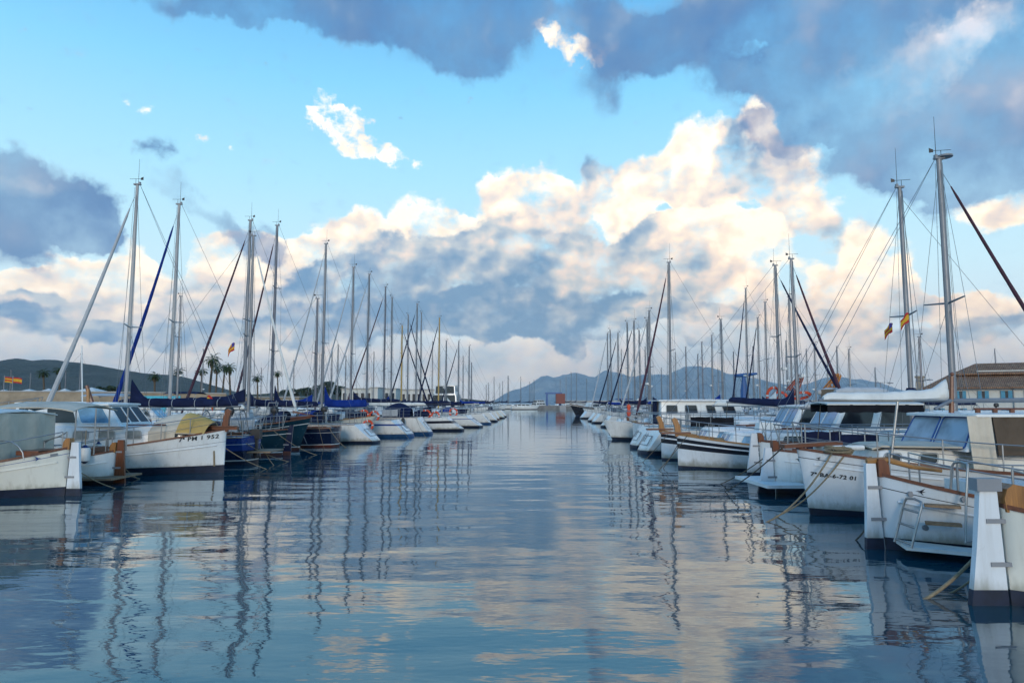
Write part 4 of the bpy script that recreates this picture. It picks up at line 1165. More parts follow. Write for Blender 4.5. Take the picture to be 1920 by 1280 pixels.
# ================================================================ RIGHT ROW
# --- nearest double-ender: only its stern is in the picture
s = Boat('fishing_boat', 'cream white double ender nearest on the right, tall rudder with navy foot', 'boat', 7.35, 1862, 'stern', 'R', 7.5, 2.7, (1.15, .62, 1.0), 'double', .1, .05, yaw=0)
s.hull(CREAM, BOOT, .13, [], strake=.66).deck(drop=.1).caprail(WOOD)
s.rudder(COOLW, BOOT, .20, .18, .40, head=None)
p = s.surf(0, s.sheer(0))
MB().plate([(p.x + q[0], 0, p.z + q[1]) for q in ((.30, -.02), (.30, .15), (.26, .22), (.10, .25), (.03, .20), (.0, .10), (.02, -.04))], .17, axis=(0, 1, 0)).build('stern_post', GOLDV, s.root)
MB().box((p.x - .14, 0, p.z + .24), (.26, .14, .13)).build('rudder_head', GREY, s.root)
MB().plate([(p.x - .10, -.72, .05), (p.x + .95, -.95, .05), (p.x + 1.0, -.25, .05), (p.x + .25, -.12, .05)], .05, axis=(0, 0, 1)).build('trim_plate', WPLAST, s.root)
q = s.surf(.03, .5); MB().tube([(q.x, -q.y, .52), (q.x, -q.y - .04, .52)], .045, 10).tube([(q.x, -q.y - .03, .52), (q.x + .42, -q.y - .30, .08)], .016, 6).build('tab_strut', STEEL, s.root)
s.rail(.05, .5, .45, 5, inset=.12, wires=0)
cab, fc = s.house(.2, 2.6, .8, .6, .6, 1.2, .3, .1, .08, WHITE, 'cabin')
s.window(cab, fc('stbd'), .2, .4, .3, .7, G_DARK); s.window(cab, fc('stbd'), .55, .75, .3, .7, G_DARK)
R0 = s
# --- double-ender with steel bathing ladder
s = Boat('fishing_boat', 'white double ender with bent steel bathing ladder and golden tiller on its stern', 'boat', 10.1, 1640, 'stern', 'R', 7.8, 2.8, (1.2, .60, 1.05), 'double', .1, .06, yaw=-1)
s.hull(COOLW, BOOT, .14, [(.80, .815, STRIPE)], strake=.64).deck(drop=.08).caprail(WOOD)
s.rudder(COOLW, BOOT, .17, .14, .26, head=WOODV, tiller=GOLDW)
emblem(s, -s.L / 2 + .42, .86, .10, -1, -1, STRIPE)
q = s.surf(0, .5); x = q.x
b = MB(); yl = .42
def hoop(b, x, y0, y1, zt, zb, lean, r=.017):
    b.tube([(x - lean, y0, zb), (x, y0, zt - .08), (x + .02, y0 + .03 * (1 if y1 > y0 else -1), zt - .02), (x + .03, (y0 + y1) / 2, zt), (x + .02, y1 - .03 * (1 if y1 > y0 else -1), zt - .02), (x, y1, zt - .08), (x - lean, y1, zb)], r, 8)
hoop(b, x + .16, -.30, -.72, .78, .16, .16)
for z in (.20, .42, .62): b.tube([(x + .16 - .16 * (.7 - z) / .55, -.30, z), (x + .16 - .16 * (.7 - z) / .55, -.72, z)], .017, 8)
b.build('bathing_ladder', STEEL, s.root)
b = MB(); hoop(b, x + .72, -.52, -.86, 1.30, .74, .05); b.tube([(x + .67, -.86, .74), (x + .58, -.95, .28), (x + .9, -.95, .34)], .016, 6); b.build('boarding_rail', STEEL, s.root)
b = MB()
for zz in (.70, .46): b.box((x + .50, -.62, zz), (.42, .16, .035), rz=-.45)
b.build('step', TEAK, s.root)
MB().plate([(x + .12, -.10, .13), (x + .75, -.62, .13), (x + 1.7, -1.0, .13), (x + 2.0, -1.06, .13), (x + 1.8, -1.34, .13), (x + .8, -1.05, .13), (x + .0, -.60, .13)], .05, axis=(0, 0, 1)).build('trim_plate', WPLAST, s.root)
b = MB()
for t, z in ((.035, .82), (.10, .80), (.055, .36)):
    q = s.surf(t, z); b.tube([(q.x, -q.y + .01, z), (q.x, -q.y - .025, z)], .04, 10)
b.build('through_hull_fitting', GREY, s.root)
s.rail(.10, .62, .48, 5, inset=.12, wires=0); s.rail(.02, .2, .36, 3, inset=.30, wires=0, name='stern_rail')
cab, fc = s.house(.6, 3.0, .85, .6, .55, 1.12, .3, .1, .08, WHITE, 'cabin')
s.window(cab, fc('stbd'), .2, .4, .3, .7, G_DARK); s.window(cab, fc('stbd'), .55, .75, .3, .7, G_DARK)
MB().box((-1.4, 0, .82), (2.2, 1.5, .22)).build('engine_box', WHITE, s.root)
R1 = s
# --- bow-out double-ender with number, canvas wheelhouse
s = Boat('cabin_boat', 'white boat lying bow out with black number, wooden bow plank and beige canvas wheelhouse', 'boat', 13.1, 1492, 'bow', 'R', 8.6, 3.0, (1.22, .80, .95), 'double', .17, .1, yaw=5)
s.hull(COOLW, BOOT, .10, [(.86, .872, STRIPE)], strake=.78).deck(drop=.05).caprail(WOOD, .10)
hull_text(s, '7\u00aa BA-6-72 01', s.lx(1524) + .16, .745, .098, 1, -1, BLACK, slope=-.075, shear=.0, bold=.03)
emblem(s, s.lx(1520), 1.07, .075, 1, 1, STRIPE)
MB().box((s.lx(1466), 0, 1.31), (1.15, .24, .07), ry=.05).build('bow_plank', WOOD, s.root)
def nx(px, dy): return (s.L / 2 - abs(xat(px, s.d - dy) - s.ex))          # column read on the near side
x0 = nx(1652, .75)
cab, fc = s.house(-3.4, x0, 1.05, .52, .84, 1.24, .12, .05, .05, WHITE, 'cabin', .05, .08)
w = x0 + 3.4
for a_, b_ in ((1672, 1702), (1742, 1775)):
    s.window(cab, fc('port'), (nx(b_, .9) + 3.4) / w, (nx(a_, .9) + 3.4) / w, .40, .80, G_DARK, FRAMEM, .25)
MB().sheet([[(lerp(s.lx(1612), s.lx(1752), i / 8), y * lerp(.42, .88, i / 8), 1.295 + .05 * (1 - y * y) - .05 * (i == 0)) for y in (-1, -.5, 0, .5, 1)] for i in range(9)], .03).build('deck_cover', C_BEIGE, s.root, smooth=60)
MB().box((s.lx(1560), 0, 1.20), (.55, .4, .16)).build('anchor_windlass', WPLAST, s.root)
xw = nx(1815, .95)
wh, fw_ = s.house(-3.5, xw, 1.0, .95, 1.22, 1.88, .34, .05, .10, WHITE, 'wheelhouse', .05, .05, lip=.12)
w = xw + 3.5
s.window(wh, fw_('front'), .04, .47, .10, .90, VINYL, BLUESTR, .08); s.window(wh, fw_('front'), .53, .96, .10, .90, VINYL, BLUESTR, .08)
for p0, p1, m_, z_ in ((1824, 1872, C_BEIGE, .90), (1876, 2010, OPENING_BROWN, 1.16)):  # brown sheet stands in for the open side, its dark put into the colour
    g = [[(lerp(nx(p0, 1), nx(p1, 1), i / 10), 1.04 - .10 * j / 5 + .018 * math.sin(i * 2.1) + .006, lerp(z_, 1.86, j / 5)) for j in range(6)] for i in range(11)]
    MB().sheet(g, .02).build('side_curtain_or_opening', m_, s.root, smooth=60)
b = MB().tube([(nx(1838, .7), .72, 1.99), (nx(1960, .7), .72, 1.99)], .02, 6)
for px in (1845, 1880, 1915, 1950): b.box((nx(px, .7), .72, 1.95), (.08, .04, .07))
b.build('handrail', WOOD, wh)
s.rail(.42, .985, .50, 6, inset=.12, wires=1, close='bow')
MB().tube([(s.lx(1637), .55, .95), (s.lx(1652), .62, 2.12)], .024, 8).build('boat_pole', STEEL, s.root)
MB().tube([(s.lx(1797), 0, 1.30), (s.lx(1806), 0, 2.62)], [.06, .035], 8).sphere((s.lx(1807), 0, 2.66), .04, 8, 6).build('pole_mast', WOODV, s.root)
MB().tube([(s.lx(1768), 0, 1.98), (s.lx(1800), 0, 2.14), (s.lx(2060), 0, 2.16)], [.03, .045, .045], 8).build('awning_spar', ALU, s.root)
b = MB().tube([(s.lx(1545), .3, 1.26), (s.lx(1600), .35, 1.27)], .05, 10); b.build('rolled_mat', WPLAST, s.root)
b = MB(); rr_ = random.Random(4)
for k in range(7): b.torus((s.lx(1552) + rr_.uniform(-.12, .12), .42 + rr_.uniform(-.1, .1), 1.17 + .02 * k), rr_.uniform(.13, .24), .018, n=16, k=5)
b.build('coiled_rope', ROPE, s.root)
R2 = s
# --- cutter with white-covered boom, stern out
s = Boat('motor_sailer', 'white motor sailer with tallest right mast, white boom cover and navy awning', 'boat', 16.3, 1446, 'stern', 'R', 8.8, 3.1, (1.35, .85, .98), 'double', .2, .05, yaw=2)
s.hull(WHITE, BOOT, .16, [], strake=.72).deck(drop=.06).caprail(WOOD, .09)
s.rudder(COOLW, BOOT, .06, .15, .42, head=WOODV)
MB().box((-s.L / 2 - .05, .1, .24), (.95, 2.0, .07)).build('swim_platform', WPLAST, s.root)
emblem(s, -s.L / 2 + .45, .80, .10, -1, -1, STRIPE)
s.mast(s.lx(1797), s.lz(283), .105, ALU, (.505,), .75, jib=MAROON, jib_x=s.lx(1797) + 3.7, jib_r=.06, double_back=True, whip=1.05, wire=.006)
b = MB().tube([(s.mx + .12, 0, s.mH + .05), (s.mx + .12, 0, s.mH + .09)], .18, 14, flat=1); b.build('radar', GREY, s.root)
s.boom(s.lx(1537), 2.16, C_WHITE, h0=.34, h1=.20, peak=.22, ties=0, w=.20, seed=11)
for y in (-.42, .42):
    g = [[(lerp(s.lx(1537), s.lx(1716), i / 16), y + .025 * math.sin(i * 1.3 + j), lerp(2.06, 1.88 + .015 * math.sin(i * 2.2), j / 3)) for j in range(4)] for i in range(17)]
    MB().sheet(g, .02).build('awning_valance', C_BLACK, s.root, smooth=60)
g = [[(lerp(s.lx(1535), s.lx(1716), i / 10), y, 2.065 + .05 * (1 - (y / .45) ** 2)) for y in (-.45, -.3, 0, .3, .45)] for i in range(11)]
MB().sheet(g, .03).build('awning', C_WHITE, s.root, smooth=60)
cab, fc = s.house(-1.6, 2.4, 1.0, .7, .82, 1.32, .3, .1, .06, WHITE, 'cabin')
for a_, b_ in ((.1, .3), (.4, .6), (.7, .88)): s.window(cab, fc('stbd'), a_, b_, .35, .75, G_DARK)
MB().tube([(s.lx(1800), -.9, 1.40), (s.lx(1700), -.95, 1.40)], .03, 6).build('handrail', GOLDW, s.root)
s.rail(.03, .55, .60, 6, inset=.10, wires=1, close='stern')
s.clutter(31)
R3 = s
# --- second double-ender with rudder just behind
s = Boat('sailing_yacht', 'white double ender whose mast flies a red and a Spanish courtesy flag', 'boat', 19.45, 1420, 'stern', 'R', 9.4, 3.0, (1.25, .85, 1.02), 'double', .2, .05, yaw=-2)
s.hull(WHITE, BOOT, .14, [], strake=.72).deck(drop=.06).caprail(WOOD, .09)
s.rudder(COOLW, BOOT, .22, .16, .40, head=WOODV)
s.mast(s.lx(1704), s.lz(347), .09, ALU, (.50,), .72, jib=None, double_back=True, whip=1.15, wire=.006)
MB().loft([[(s.mx + r_ * math.cos(a), r_ * math.sin(a) * .8, z) for a in [2 * PI * k / 10 for k in range(10)]] for r_, z in ((.30, 2.05), (.26, 2.2), (.17, 2.4), (.12, 2.52))]).build('mast_boot', C_NAVY, s.root, smooth=60)
s.boom(s.lx(1500), 1.95, C_GREY, h0=.30, h1=.2, peak=.1, ties=3, w=.14, seed=13)
for y, kd in ((-.45, 'es'), (.45, 'pm')):
    s.ensign(s.mx - .2, y, .05, kd, 0, .42, z=lerp(1.0, s.mH, .485 if kd == 'es' else .46), seed=9)
cab, fc = s.house(-1.0, 3.0, .95, .65, .82, 1.30, .3, .1, .06, WHITE, 'cabin')
for a_, b_ in ((.1, .3), (.4, .6), (.7, .88)): s.window(cab, fc('stbd'), a_, b_, .35, .75, G_DARK)
s.rail(.03, .55, .60, 6, inset=.10, wires=1, close='stern')
s.clutter(32)
R3b = s
# --- two sister boats with twin black stripes
def striped(label, d, px, wpx, yaw, wood=GOLDV):
    s = Boat('cabin_boat', label, 'boat', d, px, 'bow', 'R', 9.2, 3.0, (1.06, .62, .85), 'double', .02, .1, yaw=yaw)
    s.hull(COOLW, BOOT, .04, [(.56, .72, STRIPE), (.78, .90, STRIPE)], strake=.75).deck(drop=.06).caprail(GOLDW, .10)
    s.stempost(.52, wood, .14, lean=.10, thick=.14)
    x0 = s.L / 2 - 1.35
    cab, fc = s.house(-2.4, x0, 1.0, .66, .60, 1.18, .35, .05, .10, WHITE, 'cabin', .05, .08)
    for a_, b_ in ((.12, .44), (.56, .88)): s.window(cab, fc('front'), a_, b_, .25, .80, G_SKY, WPLAST, .15)
    for a_, b_ in ((.20, .40), (.50, .70), (.80, .93)): s.window(cab, fc('port'), a_, b_, .38, .78, G_DARK if a_ < .7 else G_SKY, WPLAST, .2)
    for q in (-1, 1): MB().tube([(-1.0, .62 * q, 1.26), (1.6, .52 * q, 1.26)], .022, 6).build('handrail', WOOD, cab)
    xw = s.lx(wpx); wh, fw_ = s.house(xw - 2.7, xw, 1.12, 1.0, 1.12, 1.98, .50, .0, .12, WHITE, 'wheelhouse', .05, .06, lip=.10)
    for a_, b_ in ((.05, .48), (.52, .95)): s.window(wh, fw_('front'), a_, b_, .18, .90, G_BLUE, WPLAST, .10)
    s.window(wh, fw_('port'), .56, .93, .22, .88, G_DARK, WPLAST, .14); s.window(wh, fw_('port'), .08, .46, .22, .88, G_DARK, WPLAST, .14)
    s.rail(.50, .985, .52, 7, inset=.10, wires=1, close='bow')
    MB().box((s.L / 2 + .05, 0, 1.12), (.95, .30, .06)).build('bow_plank', WOOD, s.root)
    s.clutter(int(d))
    return s
R4 = striped('white cabin boat with two black stripes and golden stem post, nearer of two sisters', 22.5, 1268, 1524, -2)
R5 = striped('white cabin boat with two black stripes, half hidden behind its nearer sister', 25.6, 1238, 1460, 1)
# --- yachts further down the right row
R6 = row_yacht(28.8, 0, 'stern', 'R', 9.6, WHITE, BOOT, 1501, 480, ALU, C_NAVY, .5, 'white yacht with navy rolled headsail sloping down right of its mast', MAROON, 1605, None, 2, -.6, end_x=6.0, spread=(.42,), wire=.0065)
R7 = row_yacht(32.5, 0, 'stern', 'R', 9.8, WHITE, BOOT, 1459, 498, ALU, C_WHITE, .50, 'white yacht with white sail bundle on its boom, two lifebuoys hung above', C_NAVY, None, None, -2, -.6, end_x=6.3, wire=.0065)
MC = Boat('motor_cruiser', 'white motor cruiser with tall square wheelhouse and navy door curtain', 'boat', 36, 0, 'stern', 'R', 9.0, 3.2, (1.3, 1.0, 1.0), 'transom', .4, 0, end_x=6.6, yaw=1, sw=.9)
MC.hull(WHITE, BOOT, .12, [], strake=.8).deck().caprail(WOOD, .07, .04)
cab, fc = MC.house(-3.6, 1.0, 1.25, 1.1, .95, 2.22, .5, .05, .10, WHITE, 'wheelhouse', .05, .08, lip=.15)
for a_, b_ in ((.07, .20), (.30, .44), (.56, .66), (.76, .90)): MC.window(cab, fc('stbd'), a_, b_, .50, .80, G_DARK, FRAMEM, .12)
MC.window(cab, fc('back'), .62, .92, .45, .85, G_DARK, FRAMEM, .12)
MB().sheet([[(-3.66 + .02 * math.sin(i * 2), lerp(-.75, .15, i / 6), z) for z in (1.0, 1.6, 2.25)] for i in range(7)], .02).build('door_curtain', C_NAVY, MC.root, smooth=60)
MC.rail(.0, .9, .6, 8, inset=.08, wires=1, close='stern')
R8 = row_yacht(39.5, 1184, 'bow', 'R', 9.6, WHITE, BOOT, 1258, 490, ALU, C_BLUE, .85, 'white yacht lying bow out, royal blue sail cover, tallest mast left of the peak', MAROON, 1190, None, 1, 0, end_x=5.2, spread=(.45,), wire=.0065, fb=(1.2, .9, .9))
R9 = Boat('fishing_boat', 'small white double ender with upright rudder between striped sisters and orange bagged bow', 'boat', 43, 0, 'stern', 'R', 7.5, 2.6, (1.1, .65, 1.0), 'double', .1, .05, end_x=7.2, yaw=2)
R9.hull(WHITE, BOOT, .1, [], strake=.7).deck(drop=.08).caprail(WOOD); R9.rudder(COOLW, BOOT, .15, .16, .35)
c_, f_ = R9.house(-.5, 2.6, .8, .6, .6, 1.15, .3, .1, .08); R9.window(c_, f_('stbd'), .2, .5, .3, .7, G_DARK); R9.rail(.03, .6, .45, 6, wires=0)
ends = [(48.5, 7.7, 'stern', 1353, 600, ALU, C_BLUE, None, 'white yacht with royal blue boom cover, third behind the upright rudder', None),
 (54, 8.35, 'bow', 1220, 582, ALU, C_NAVY, C_GREY, 'white yacht lying bow out with orange bag on its rail', 1155),
 (60, 8.6, 'stern', 1216, 600, ALU, C_NAVY, None, 'white yacht with navy cover, moored next past the orange bagged bow', None),
 (66, 8.9, 'bow', 1190, 602, ALU, C_NAVY, C_NAVY, 'white yacht lying bow out with dark headsail roll slanting before its grey mast', 1140),
 (72, 9.2, 'stern', 1178, 605, ALU, C_BLUE, None, 'white yacht with blue cover in the far half of the right row', None),
 (78.5, 9.5, 'stern', 1200, 620, ALU, C_WHITE, None, 'white yacht with white cover in the far half of the right row', None),
 (85, 9.7, 'bow', 1160, 625, ALU, C_NAVY, C_NAVY, 'white yacht lying bow out, fourth from the far end of the right row', 1120),
 (92, 9.95, 'stern', 1147, 618, ALU, C_NAVY, None, 'white yacht, third from the far end of the right row', None),
 (99, 10.2, 'bow', 1140, 625, ALU, C_BLUE, C_GREY, 'white yacht, second from the far end of the right row', 1108)]
for d, ex, out, mpx, tpy, mm, cov, jb, lab, jpx in ends:
    row_yacht(d, 0, out, 'R', 9.4 + rnd.uniform(-.6, .8), WHITE if rnd.random() < .8 else COOLW, BOOT, mpx, tpy, mm, cov, .75, lab, jb, jpx, None, rnd.uniform(-3, 3), -.8, end_x=ex, hood=C_NAVY if rnd.random() < .5 else None, fb=(1.3, .95, .95))
RB = Boat('fishing_boat', 'dark brown wooden hulled boat alone at the far end of the right row', 'boat', 112, 1068, 'bow', 'R', 9.5, 3.2, (1.9, 1.2, 1.4), 'transom', .6, 0, yaw=25)
RB.hull(BLACKH, BOOT, .15, [(.88, .94, WPLAST)], strake=.9).deck().caprail(WOOD)
c_, f_ = RB.house(-2.5, 1.5, 1.0, .8, 1.1, 2.1, .3, .1, .1); RB.window(c_, f_('port'), .2, .5, .4, .8, G_DARK); RB.window(c_, f_('port'), .6, .85, .4, .8, G_DARK)
RB.rail(.6, .985, .6, 5, close='bow')
# boats behind the right pontoon
back_right = [(62.3, 1403, 540, ALU, C_WHITE, C_NAVY, 9.6, 'white yacht behind the row, mast beside the blue boat crane', 1370),
 (50, 1487, 555, ALU, C_NAVY, None, 9.5, 'white yacht behind the row, mast just left of the navy rolled headsail', None),
 (55, 1440, 566, ALU, C_TEALC, None, 9.5, 'white yacht with green boom cover behind the right row', None),
 (59, 1426, 595, ALU, C_NAVY, C_NAVY, 9.0, 'white yacht with dark rolled headsail, second mast right of the blue crane', 1400),
 (80, 1338, 628, ALU, C_NAVY, None, 9.0, 'white yacht behind the row, mast rising before the rounded peak', None),
 (46, 1729, 632, DMAST, C_NAVY, None, 8.0, 'white yacht with dark mast before the tiled roof warehouse', None),
 (60, 1598, 655, ALU, C_NAVY, None, 8.0, 'white yacht with short mast right of the lattice gangways', None),
 (70, 1530, 645, ALU, C_BLUE, None, 8.0, 'white yacht with short mast between the two lattice gangways', None)]
for d, mpx, tpy, mm, cov, jb, Ln, lab, jpx in back_right:
    mx = xat(mpx, d)
    row_yacht(d, 0, 'bow', 'R', Ln, WHITE, BOOT, mpx, tpy, mm, cov, .7, lab, jb, jpx, None, rnd.uniform(-3, 3), 0, end_x=mx - Ln * .36, rails=d < 52)
# ================================================================ loose things on the boats
def W(s, x, y, z): return s.world((x, y, z))
def onb(s, px, py, y=0.0, z=None):
    """boat-local point for a photo column/row"""
    return W(s, s.lx(px), y, s.lz(py) if z is None else z)
fender(onb(PMB, 243, 842, -1.50), 'white fender with navy ends on the numbered boat', .52, .095)
fender(onb(A2, 188, 838, .55, .78), 'short white fender with navy top standing on the brown rudder boat', .34, .13)
fender(onb(A, 28, 848, 1.17, .98), 'pear shaped white buoy hung inside beige curtains', .16, .10, ends=WPLAST, top=.45)
fender(onb(J_, 762, 0, 1.70, .75), 'black fender on the yacht with navy cockpit tent', .62, .12, m=BLACK, ends=BLACK)
lifebuoy(onb(I_, 682, 777, 0), 'pale worn orange lifebuoy beside the royal blue sail cover', rz=.4)
lifebuoy(onb(I_, 706, 780, .6), 'bright orange lifebuoy with white bands on the blue striped stern', rz=-.2, r=.30)
lifebuoy(onb(H_, 692, 797, -.3), 'brownish orange lifebuoy low on the teak foredeck', rz=.2)
lifebuoy(onb(K_, 797, 777, -.9), 'orange lifebuoy on the yacht with low stern step', rz=.1, r=.33)
lifebuoy(onb(K_, 817, 780, .2), 'orange lifebuoy by the stern corner of low stern step yacht', rz=-.4, r=.33)
lifebuoy(onb(L_, 849, 773, -.3), 'faded red and white lifebuoy on the long sloping stern', rz=.3, r=.33)
lifebuoy(onb(R7, 1451, 740, .3), 'large orange lifebuoy, left one above the white sail bundle', rx=.2, rz=.3, r=.34)
lifebuoy(onb(R7, 1470, 748, .8), 'orange lifebuoy overlapping another, right one above the white sail bundle', rx=-.2, rz=-.2, r=.34)
lifebuoy(onb(R6, 1513, 741, .3), 'red lifebuoy lying flat on the white wheelhouse roof', rx=1.2, r=.36)
# bags, dinghies
def dinghy(p, rz, label, Ln=2.6, m=RUBBER, inverted=False, tr=.20, group='inflatable dinghies'):
    w = .58; pts = [(-Ln / 2, w, 0), (Ln * .2, w, 0), (Ln * .38, w * .75, .06), (Ln * .5, 0, .12), (Ln * .38, -w * .75, .06), (Ln * .2, -w, 0), (-Ln / 2, -w, 0)]
    fine = []
    for i in range(len(pts) - 1):
        for k in range(4): fine.append(Vector(pts[i]).lerp(Vector(pts[i + 1]), k / 4))
    fine.append(Vector(pts[-1])); n = len(fine)
    o = MB().tube(fine, [tr * (.45 if i in (0, n - 1) else 1) for i in range(n)], 10).build('inflatable_dinghy', m, smooth=60)
    MB().box((0, 0, -.08), (Ln * .85, w * 1.7, .05)).build('floor_board', GREY, o)
    MB().box((-Ln / 2 + .15, 0, .05), (.05, w * 1.7, .34)).build('transom_board', TEAK, o)
    o.location = p; o.rotation_euler = (PI if inverted else 0, 0, rz)
    return tag(o, label, 'dinghy', group)
dinghy(onb(R6, 1612, 735, 0), 0.2, 'grey inflatable dinghy stowed upside down on a roof behind the white boom cover', 2.8, C_GREY, True, .21)
def bag(p, label, m=ORANGE):
    o = MB().loft([[(r_ * math.cos(2 * PI * k / 10), r_ * .8 * math.sin(2 * PI * k / 10) , z) for k in range(10)] for r_, z in ((.10, -.45), (.16, -.35), (.15, -.1), (.12, .15), (.17, .3), (.08, .45))]).build('rail_bag', m, smooth=60)
    o.location = p
    MB().tube([(0, 0, .44), (0, 0, .62)], .015, 5).build('lanyard', ROPE, o)
    return tag(o, label, 'bag')
bag(at(1179, 769, 52.5), 'bright orange bag hung on a bow rail, right row')
# mooring ropes
def rope(s, lp, px, py, label, sag=.10, r=.015, m=ROPE):
    r *= .8; sag *= 1.5
    """from a point on the boat to where the rope enters the water"""
    a = W(s, *lp)
    d = F * CAM_H / (py - 755) ; w = at(px, py, d); w.z = -.08
    return mooring(a, w, label, sag, r, m)
sheerp = lambda s, t, sg, dz=.05: (s.surf(t, s.sheer(t)).x, sg * (s.surf(t, s.sheer(t)).y), s.sheer(t) + dz)
rope(A, sheerp(A, .03, 1), 233, 910, 'tan rope from pale blue rudder boat down past the brown rudder')
rope(A2, sheerp(A2, .04, -1), 270, 893, 'tan rope running from the brown rudder boat to the water')
rope(A2, sheerp(A2, .06, 1), 283, 892, 'tan rope beside the white fender of the numbered boat')
rope(PMB, sheerp(PMB, .95, -1), 512, 876, 'long tan rope from the numbered bow across the blue yacht')
rope(BLU, sheerp(BLU, .02, -1), 520, 872, 'tan rope falling from the royal blue stern')
rope(BLU, sheerp(BLU, .02, 1), 557, 862, 'tan rope from the outboard side of royal blue yacht')
rope(D_, sheerp(D_, .05, 1), 606, 851, 'pale rope slanting from the stern hung navy rudder')
rope(E_, (E_.L / 2 + .3, 0, 1.5), 609, 838, 'pale rope dropping from the mahogany bowsprit')
rope(F_, sheerp(F_, .01, 1), 655, 838, 'pale rope off the square wooden topped navy stern')
rope(I_, sheerp(I_, .01, -1), 772, 826, 'thin rope off the blue striped stern', r=.013)
rope(J_, sheerp(J_, .01, 1), 803, 822, 'thin rope off the navy tented yacht', r=.013)
rope(R0, sheerp(R0, .06, 1, .0), 1701, 1112, 'thick weathered rope dipping into the water before tall navy footed rudder', sag=.10, r=.024)
rope(R0, (R0.surf(.12, .85).x, R0.surf(.12, .85).y, .83), 1706, 1106, 'thinner rope beside the thick one at navy footed rudder', sag=.16, r=.015)
rope(R1, (R1.surf(.05, .9).x, R1.surf(.05, .9).y, .95), 1592, 1005, 'dark rope crossing the golden tiller boat rudder', r=.016, m=ROPED)
rope(R2, sheerp(R2, .95, 1), 1392, 975, 'tan rope from the wooden bow plank out over the fairway', sag=.22, r=.020)
rope(R2, sheerp(R2, .93, 1), 1430, 962, 'second tan rope drooping from the numbered canvas wheelhouse boat', sag=.15, r=.018)
rope(R2, (R2.L / 2 + .3, 0, 1.25), 1352, 915, 'black rope pair stretched left from the wooden bow plank', sag=.05, r=.016, m=ROPED)
rope(R3, sheerp(R3, .02, 1), 1340, 903, 'black rope from the white swim platform boat', sag=.06, r=.016, m=ROPED)
rope(R4, sheerp(R4, .97, 1), 1230, 880, 'dark rope from the nearer striped bow', sag=.03, r=.014, m=ROPED)
rope(R4, sheerp(R4, .97, -1), 1240, 876, 'second dark rope from the nearer striped bow', sag=.03, r=.014, m=ROPED)
rope(R5, sheerp(R5, .97, 1), 1200, 865, 'dark rope from the farther striped bow', sag=.03, r=.014, m=ROPED)
mooring(W(R2, R2.lx(1571), 1.02, 1.16), W(R2, R2.lx(1574), 1.10, .52), 'knotted rope end hanging over the numbered bow', sag=0, r=.02)
# lattice gangways raised over the sterns
def gangway(d, x0, y0, x1, y1, label, m):
    a, b_ = at(x0, y0, d), at(x1, y1, d); k = (b_ - a); w = Vector((0, .22, 0)); pp = k.cross(w).normalized() * .30
    b = MB()
    for g in (-1, 1):
        b.tube([a + w * g - pp, b_ + w * g * .6 - pp * .3], .05, 6); b.tube([a + w * g + pp, b_ + w * g * .6 + pp * .3], .05, 6)
        n = 5
        for i in range(n):
            b.tube([a.lerp(b_, i / n) + w * g - pp * (1 - i / n * .7), a.lerp(b_, (i + 1) / n) + w * g * (1 - .4 * i / n) + pp * (1 - (i + 1) / n * .7)], .03, 5)
    for i in range(6): u = i / 5; b.tube([a.lerp(b_, u) - w, a.lerp(b_, u) + w], .03, 5)
    o = b.build('lattice_gangway', m); bm_ = MB().box((a.x, a.y, a.z - .5), (.5, .6, 1.0)); bm_.build('gangway_base', GREY, o)
    return tag(o, label, 'gangway', 'raised lattice gangways')
gangway(44, 1484, 736, 1503, 703, 'rust red lattice gangway raised behind two lifebuoys', mat('rust_red_steel', (.28, .05, .02), .6, var=.3))
gangway(40, 1548, 742, 1572, 702, 'orange lattice gangway raised left of the grey dinghy', mat('orange_steel', (.40, .14, .02), .6, var=.3))

# ================================================================ quays, buildings, trees, hills
STONE = mat('beige_sandstone', (.30, .24, .17), .9, var=.25, scale=.6, bumpy=.03, bscale=4)
CONC = mat('pale_concrete', (.36, .35, .33), .85, var=.15, scale=.5, bumpy=.01, bscale=6, dirt=.3)
PLASTER = mat('white_plaster', (.55, .54, .51), .9, var=.08, scale=.5, dirt=.35)
PLASTERB = mat('blue_grey_plaster', (.52, .52, .49), .9, var=.08, scale=.5, dirt=.35)
SHUT = mat('blue_shutter', (.05, .22, .34), .6, var=.2)
TURQ = mat('turquoise_panel', (.03, .38, .50), .6, var=.15)
# pontoons between the rows
for side, pts, lab in (('L', ((-18.8, 15), (-13.4, 60), (-10.0, 104)), 'low concrete pontoon behind the left row of boats'), ('R', ((15.2, 5), (16.4, 40), (19.8, 112)), 'low concrete pontoon behind the right row of boats')):
    b = MB(); rings = []
    for x, y in pts: rings.append([(x - 1.0, y, .05), (x + 1.0, y, .05), (x + 1.0, y, .5), (x - 1.0, y, .5)])
    b.loft(rings); o = b.build('pontoon', CONC, smooth=0); tag(o, lab, 'pontoon')
